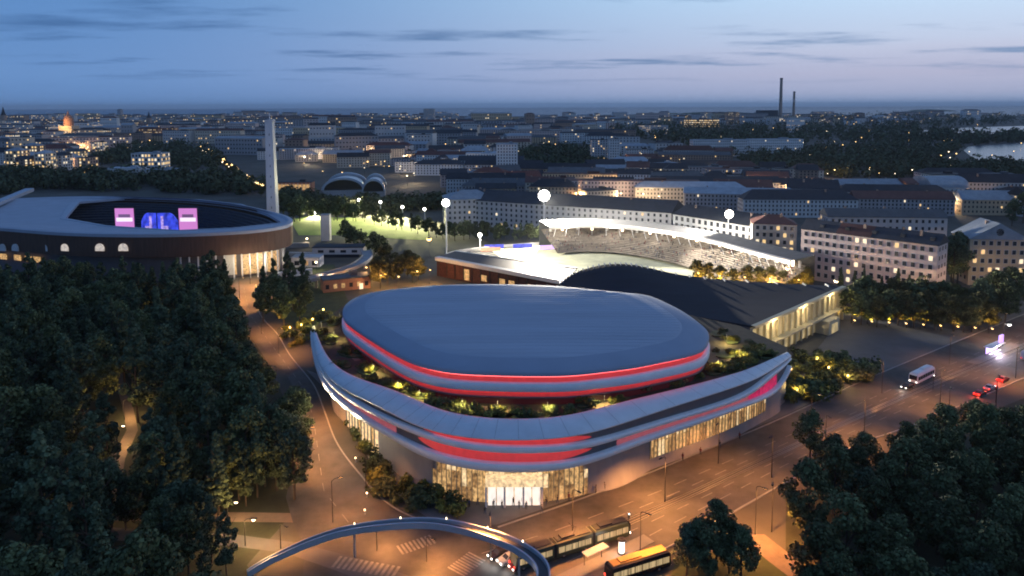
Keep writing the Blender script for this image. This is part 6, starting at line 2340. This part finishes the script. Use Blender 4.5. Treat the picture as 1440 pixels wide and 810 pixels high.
# ------------------------------------------------------------------ people in front of the entrance
def body_mesh(stride, armsw, mats):
    me = bpy.data.meshes.new('body')
    V = [(0, 0, .95), (0, .0, 1.15), (0, .01, 1.38), (0, .01, 1.50), (0, .03, 1.63), (0, .02, 1.74),
         (-.10, 0, .90), (-.11, stride * .5, .50), (-.11, stride * .9 - .02, .08), (-.11, stride * .9 + .14, .05),
         (.10, 0, .90), (.11, -stride * .4, .50), (.11, -stride * .95, .08), (.11, -stride * .95 + .14, .05),
         (-.20, 0, 1.40), (-.25, -armsw * .4, 1.14), (-.26, -armsw * .6 + .06, .90), (-.26, -armsw * .6 + .09, .80),
         (.20, 0, 1.40), (.25, armsw * .4, 1.14), (.26, armsw * .6 + .06, .90), (.26, armsw * .6 + .09, .80)]
    Ed = [(0, 1), (1, 2), (2, 3), (3, 4), (4, 5), (0, 6), (6, 7), (7, 8), (8, 9), (0, 10), (10, 11), (11, 12), (12, 13), (2, 14), (14, 15), (15, 16), (16, 17), (2, 18), (18, 19), (19, 20), (20, 21)]
    Rr = [.15, .145, .165, .06, .095, .085, .10, .075, .05, .045, .10, .075, .05, .045, .075, .052, .04, .038, .075, .052, .04, .038]
    me.from_pydata(V, Ed, [])
    o = bpy.data.objects.new('body_source', me)
    COL.objects.link(o)
    md = o.modifiers.new('skin', 'SKIN')
    for i, sv in enumerate(me.skin_vertices[0].data):
        sv.radius = (Rr[i], Rr[i] * (.72 if i in (0, 1, 2) else 1.0))
        sv.use_root = i == 0
    sb = o.modifiers.new('sub', 'SUBSURF')
    sb.levels = sb.render_levels = 1
    dg = bpy.context.evaluated_depsgraph_get()
    out = bpy.data.meshes.new_from_object(o.evaluated_get(dg))
    bpy.data.objects.remove(o)
    bpy.data.meshes.remove(me)
    out.materials.clear()
    for m in mats:
        out.materials.append(MATS[m])
    for p in out.polygons:
        z, x = p.center.z, abs(p.center.x)
        p.material_index = 2 if z > 1.53 or (x > .22 and z < .88) else (0 if z > .92 else 1)
        p.use_smooth = True
    return out


BODY = [body_mesh(s, a, m) for s, a, m in ((.22, .25, ('cloth_dark', 'cloth_blue', 'skin')), (.03, .05, ('cloth_red', 'cloth_dark', 'skin')), (.18, .2, ('cloth_pale', 'cloth_dark', 'skin')), (.05, .04, ('cloth_blue', 'cloth_dark', 'skin')))]
q = MB(); q.lathe([(.10, 1.66), (.108, 1.72), (.09, 1.80), (.03, 1.84)], 10, (0, -.005, 0)); HAIR = q.mesh('hair', 'car_black')
DESC = ['in a dark jacket walking', 'in a red jacket standing', 'in a pale coat walking', 'in a blue jacket standing']
seen = {}
for px, py in ((694, 715), (703, 708), (706, 716), (722, 712), (730, 716), (734, 709), (748, 712), (668, 704), (655, 700), (640, 694), (776, 704), (792, 700), (812, 694), (682, 724), (762, 722), (626, 690), (830, 690), (600, 694), (610, 700), (648, 708), (660, 714), (672, 711), (690, 706), (714, 706), (740, 717), (756, 708), (768, 712), (784, 709), (800, 705), (806, 699), (820, 697), (838, 694), (850, 690), (985, 640), (1012, 630), (1040, 618), (960, 648)):
    k = random.randrange(4)
    where = 'before the white entrance doors' if 685 < px < 760 and py < 718 else 'on the forecourt left of the entrance' if px < 690 else 'on the forecourt right of the entrance' if px < 900 else 'beside the long right hand glazing'
    lab = 'person %s %s' % (DESC[k], where)
    g = P(px, py)
    t = thing('person', lab, 'person', (g.x, g.y, .10), random.random() * 6.28, 'people outside the arena')
    obj('body', BODY[k], t)
    obj('hair', HAIR, t)
# flag poles / bollards on the forecourt edge
for k, (px, py) in enumerate(((560, 640), (500, 650), (516, 700), (513, 724))):
    t = thing('bollard', 'small pale bollard lamp on the side road edge, number %s from the top' % ('one', 'two', 'three', 'four')[k], 'bollard', P(px, py))
    q = MB(); q.lathe([(.14, 0), (.12, .9)], 8); q.build('post', 'grey_metal', t, world=False)
    q = MB(); q.lathe([(.15, .9), (.16, 1.15), (.05, 1.22)], 8); q.build('lamp_glass', 'lamp_warm', t, world=False)

# ------------------------------------------------------------------ haze over the whole scene
HAZE = 0.00003
if HAZE:
    q = MB()
    q.box((0, 24000, 120), (130000, 60000, 250))
    o = q.build('haze', 'white_paint')
    hm = bpy.data.materials.new('haze_air')
    hm.use_nodes = True
    for n_ in list(hm.node_tree.nodes):
        if n_.type == 'BSDF_PRINCIPLED':
            hm.node_tree.nodes.remove(n_)
    pv_ = hm.node_tree.nodes.new('ShaderNodeVolumePrincipled')
    pv_.inputs['Color'].default_value = (.86, .92, 1.0, 1)
    pv_.inputs['Density'].default_value = HAZE
    hm.node_tree.links.new(pv_.outputs[0], hm.node_tree.nodes['Material Output'].inputs['Volume'])
    o.data.materials.clear()
    o.data.materials.append(hm)
    tag(o, 'thin blue evening haze over the city', None, None, 'stuff')
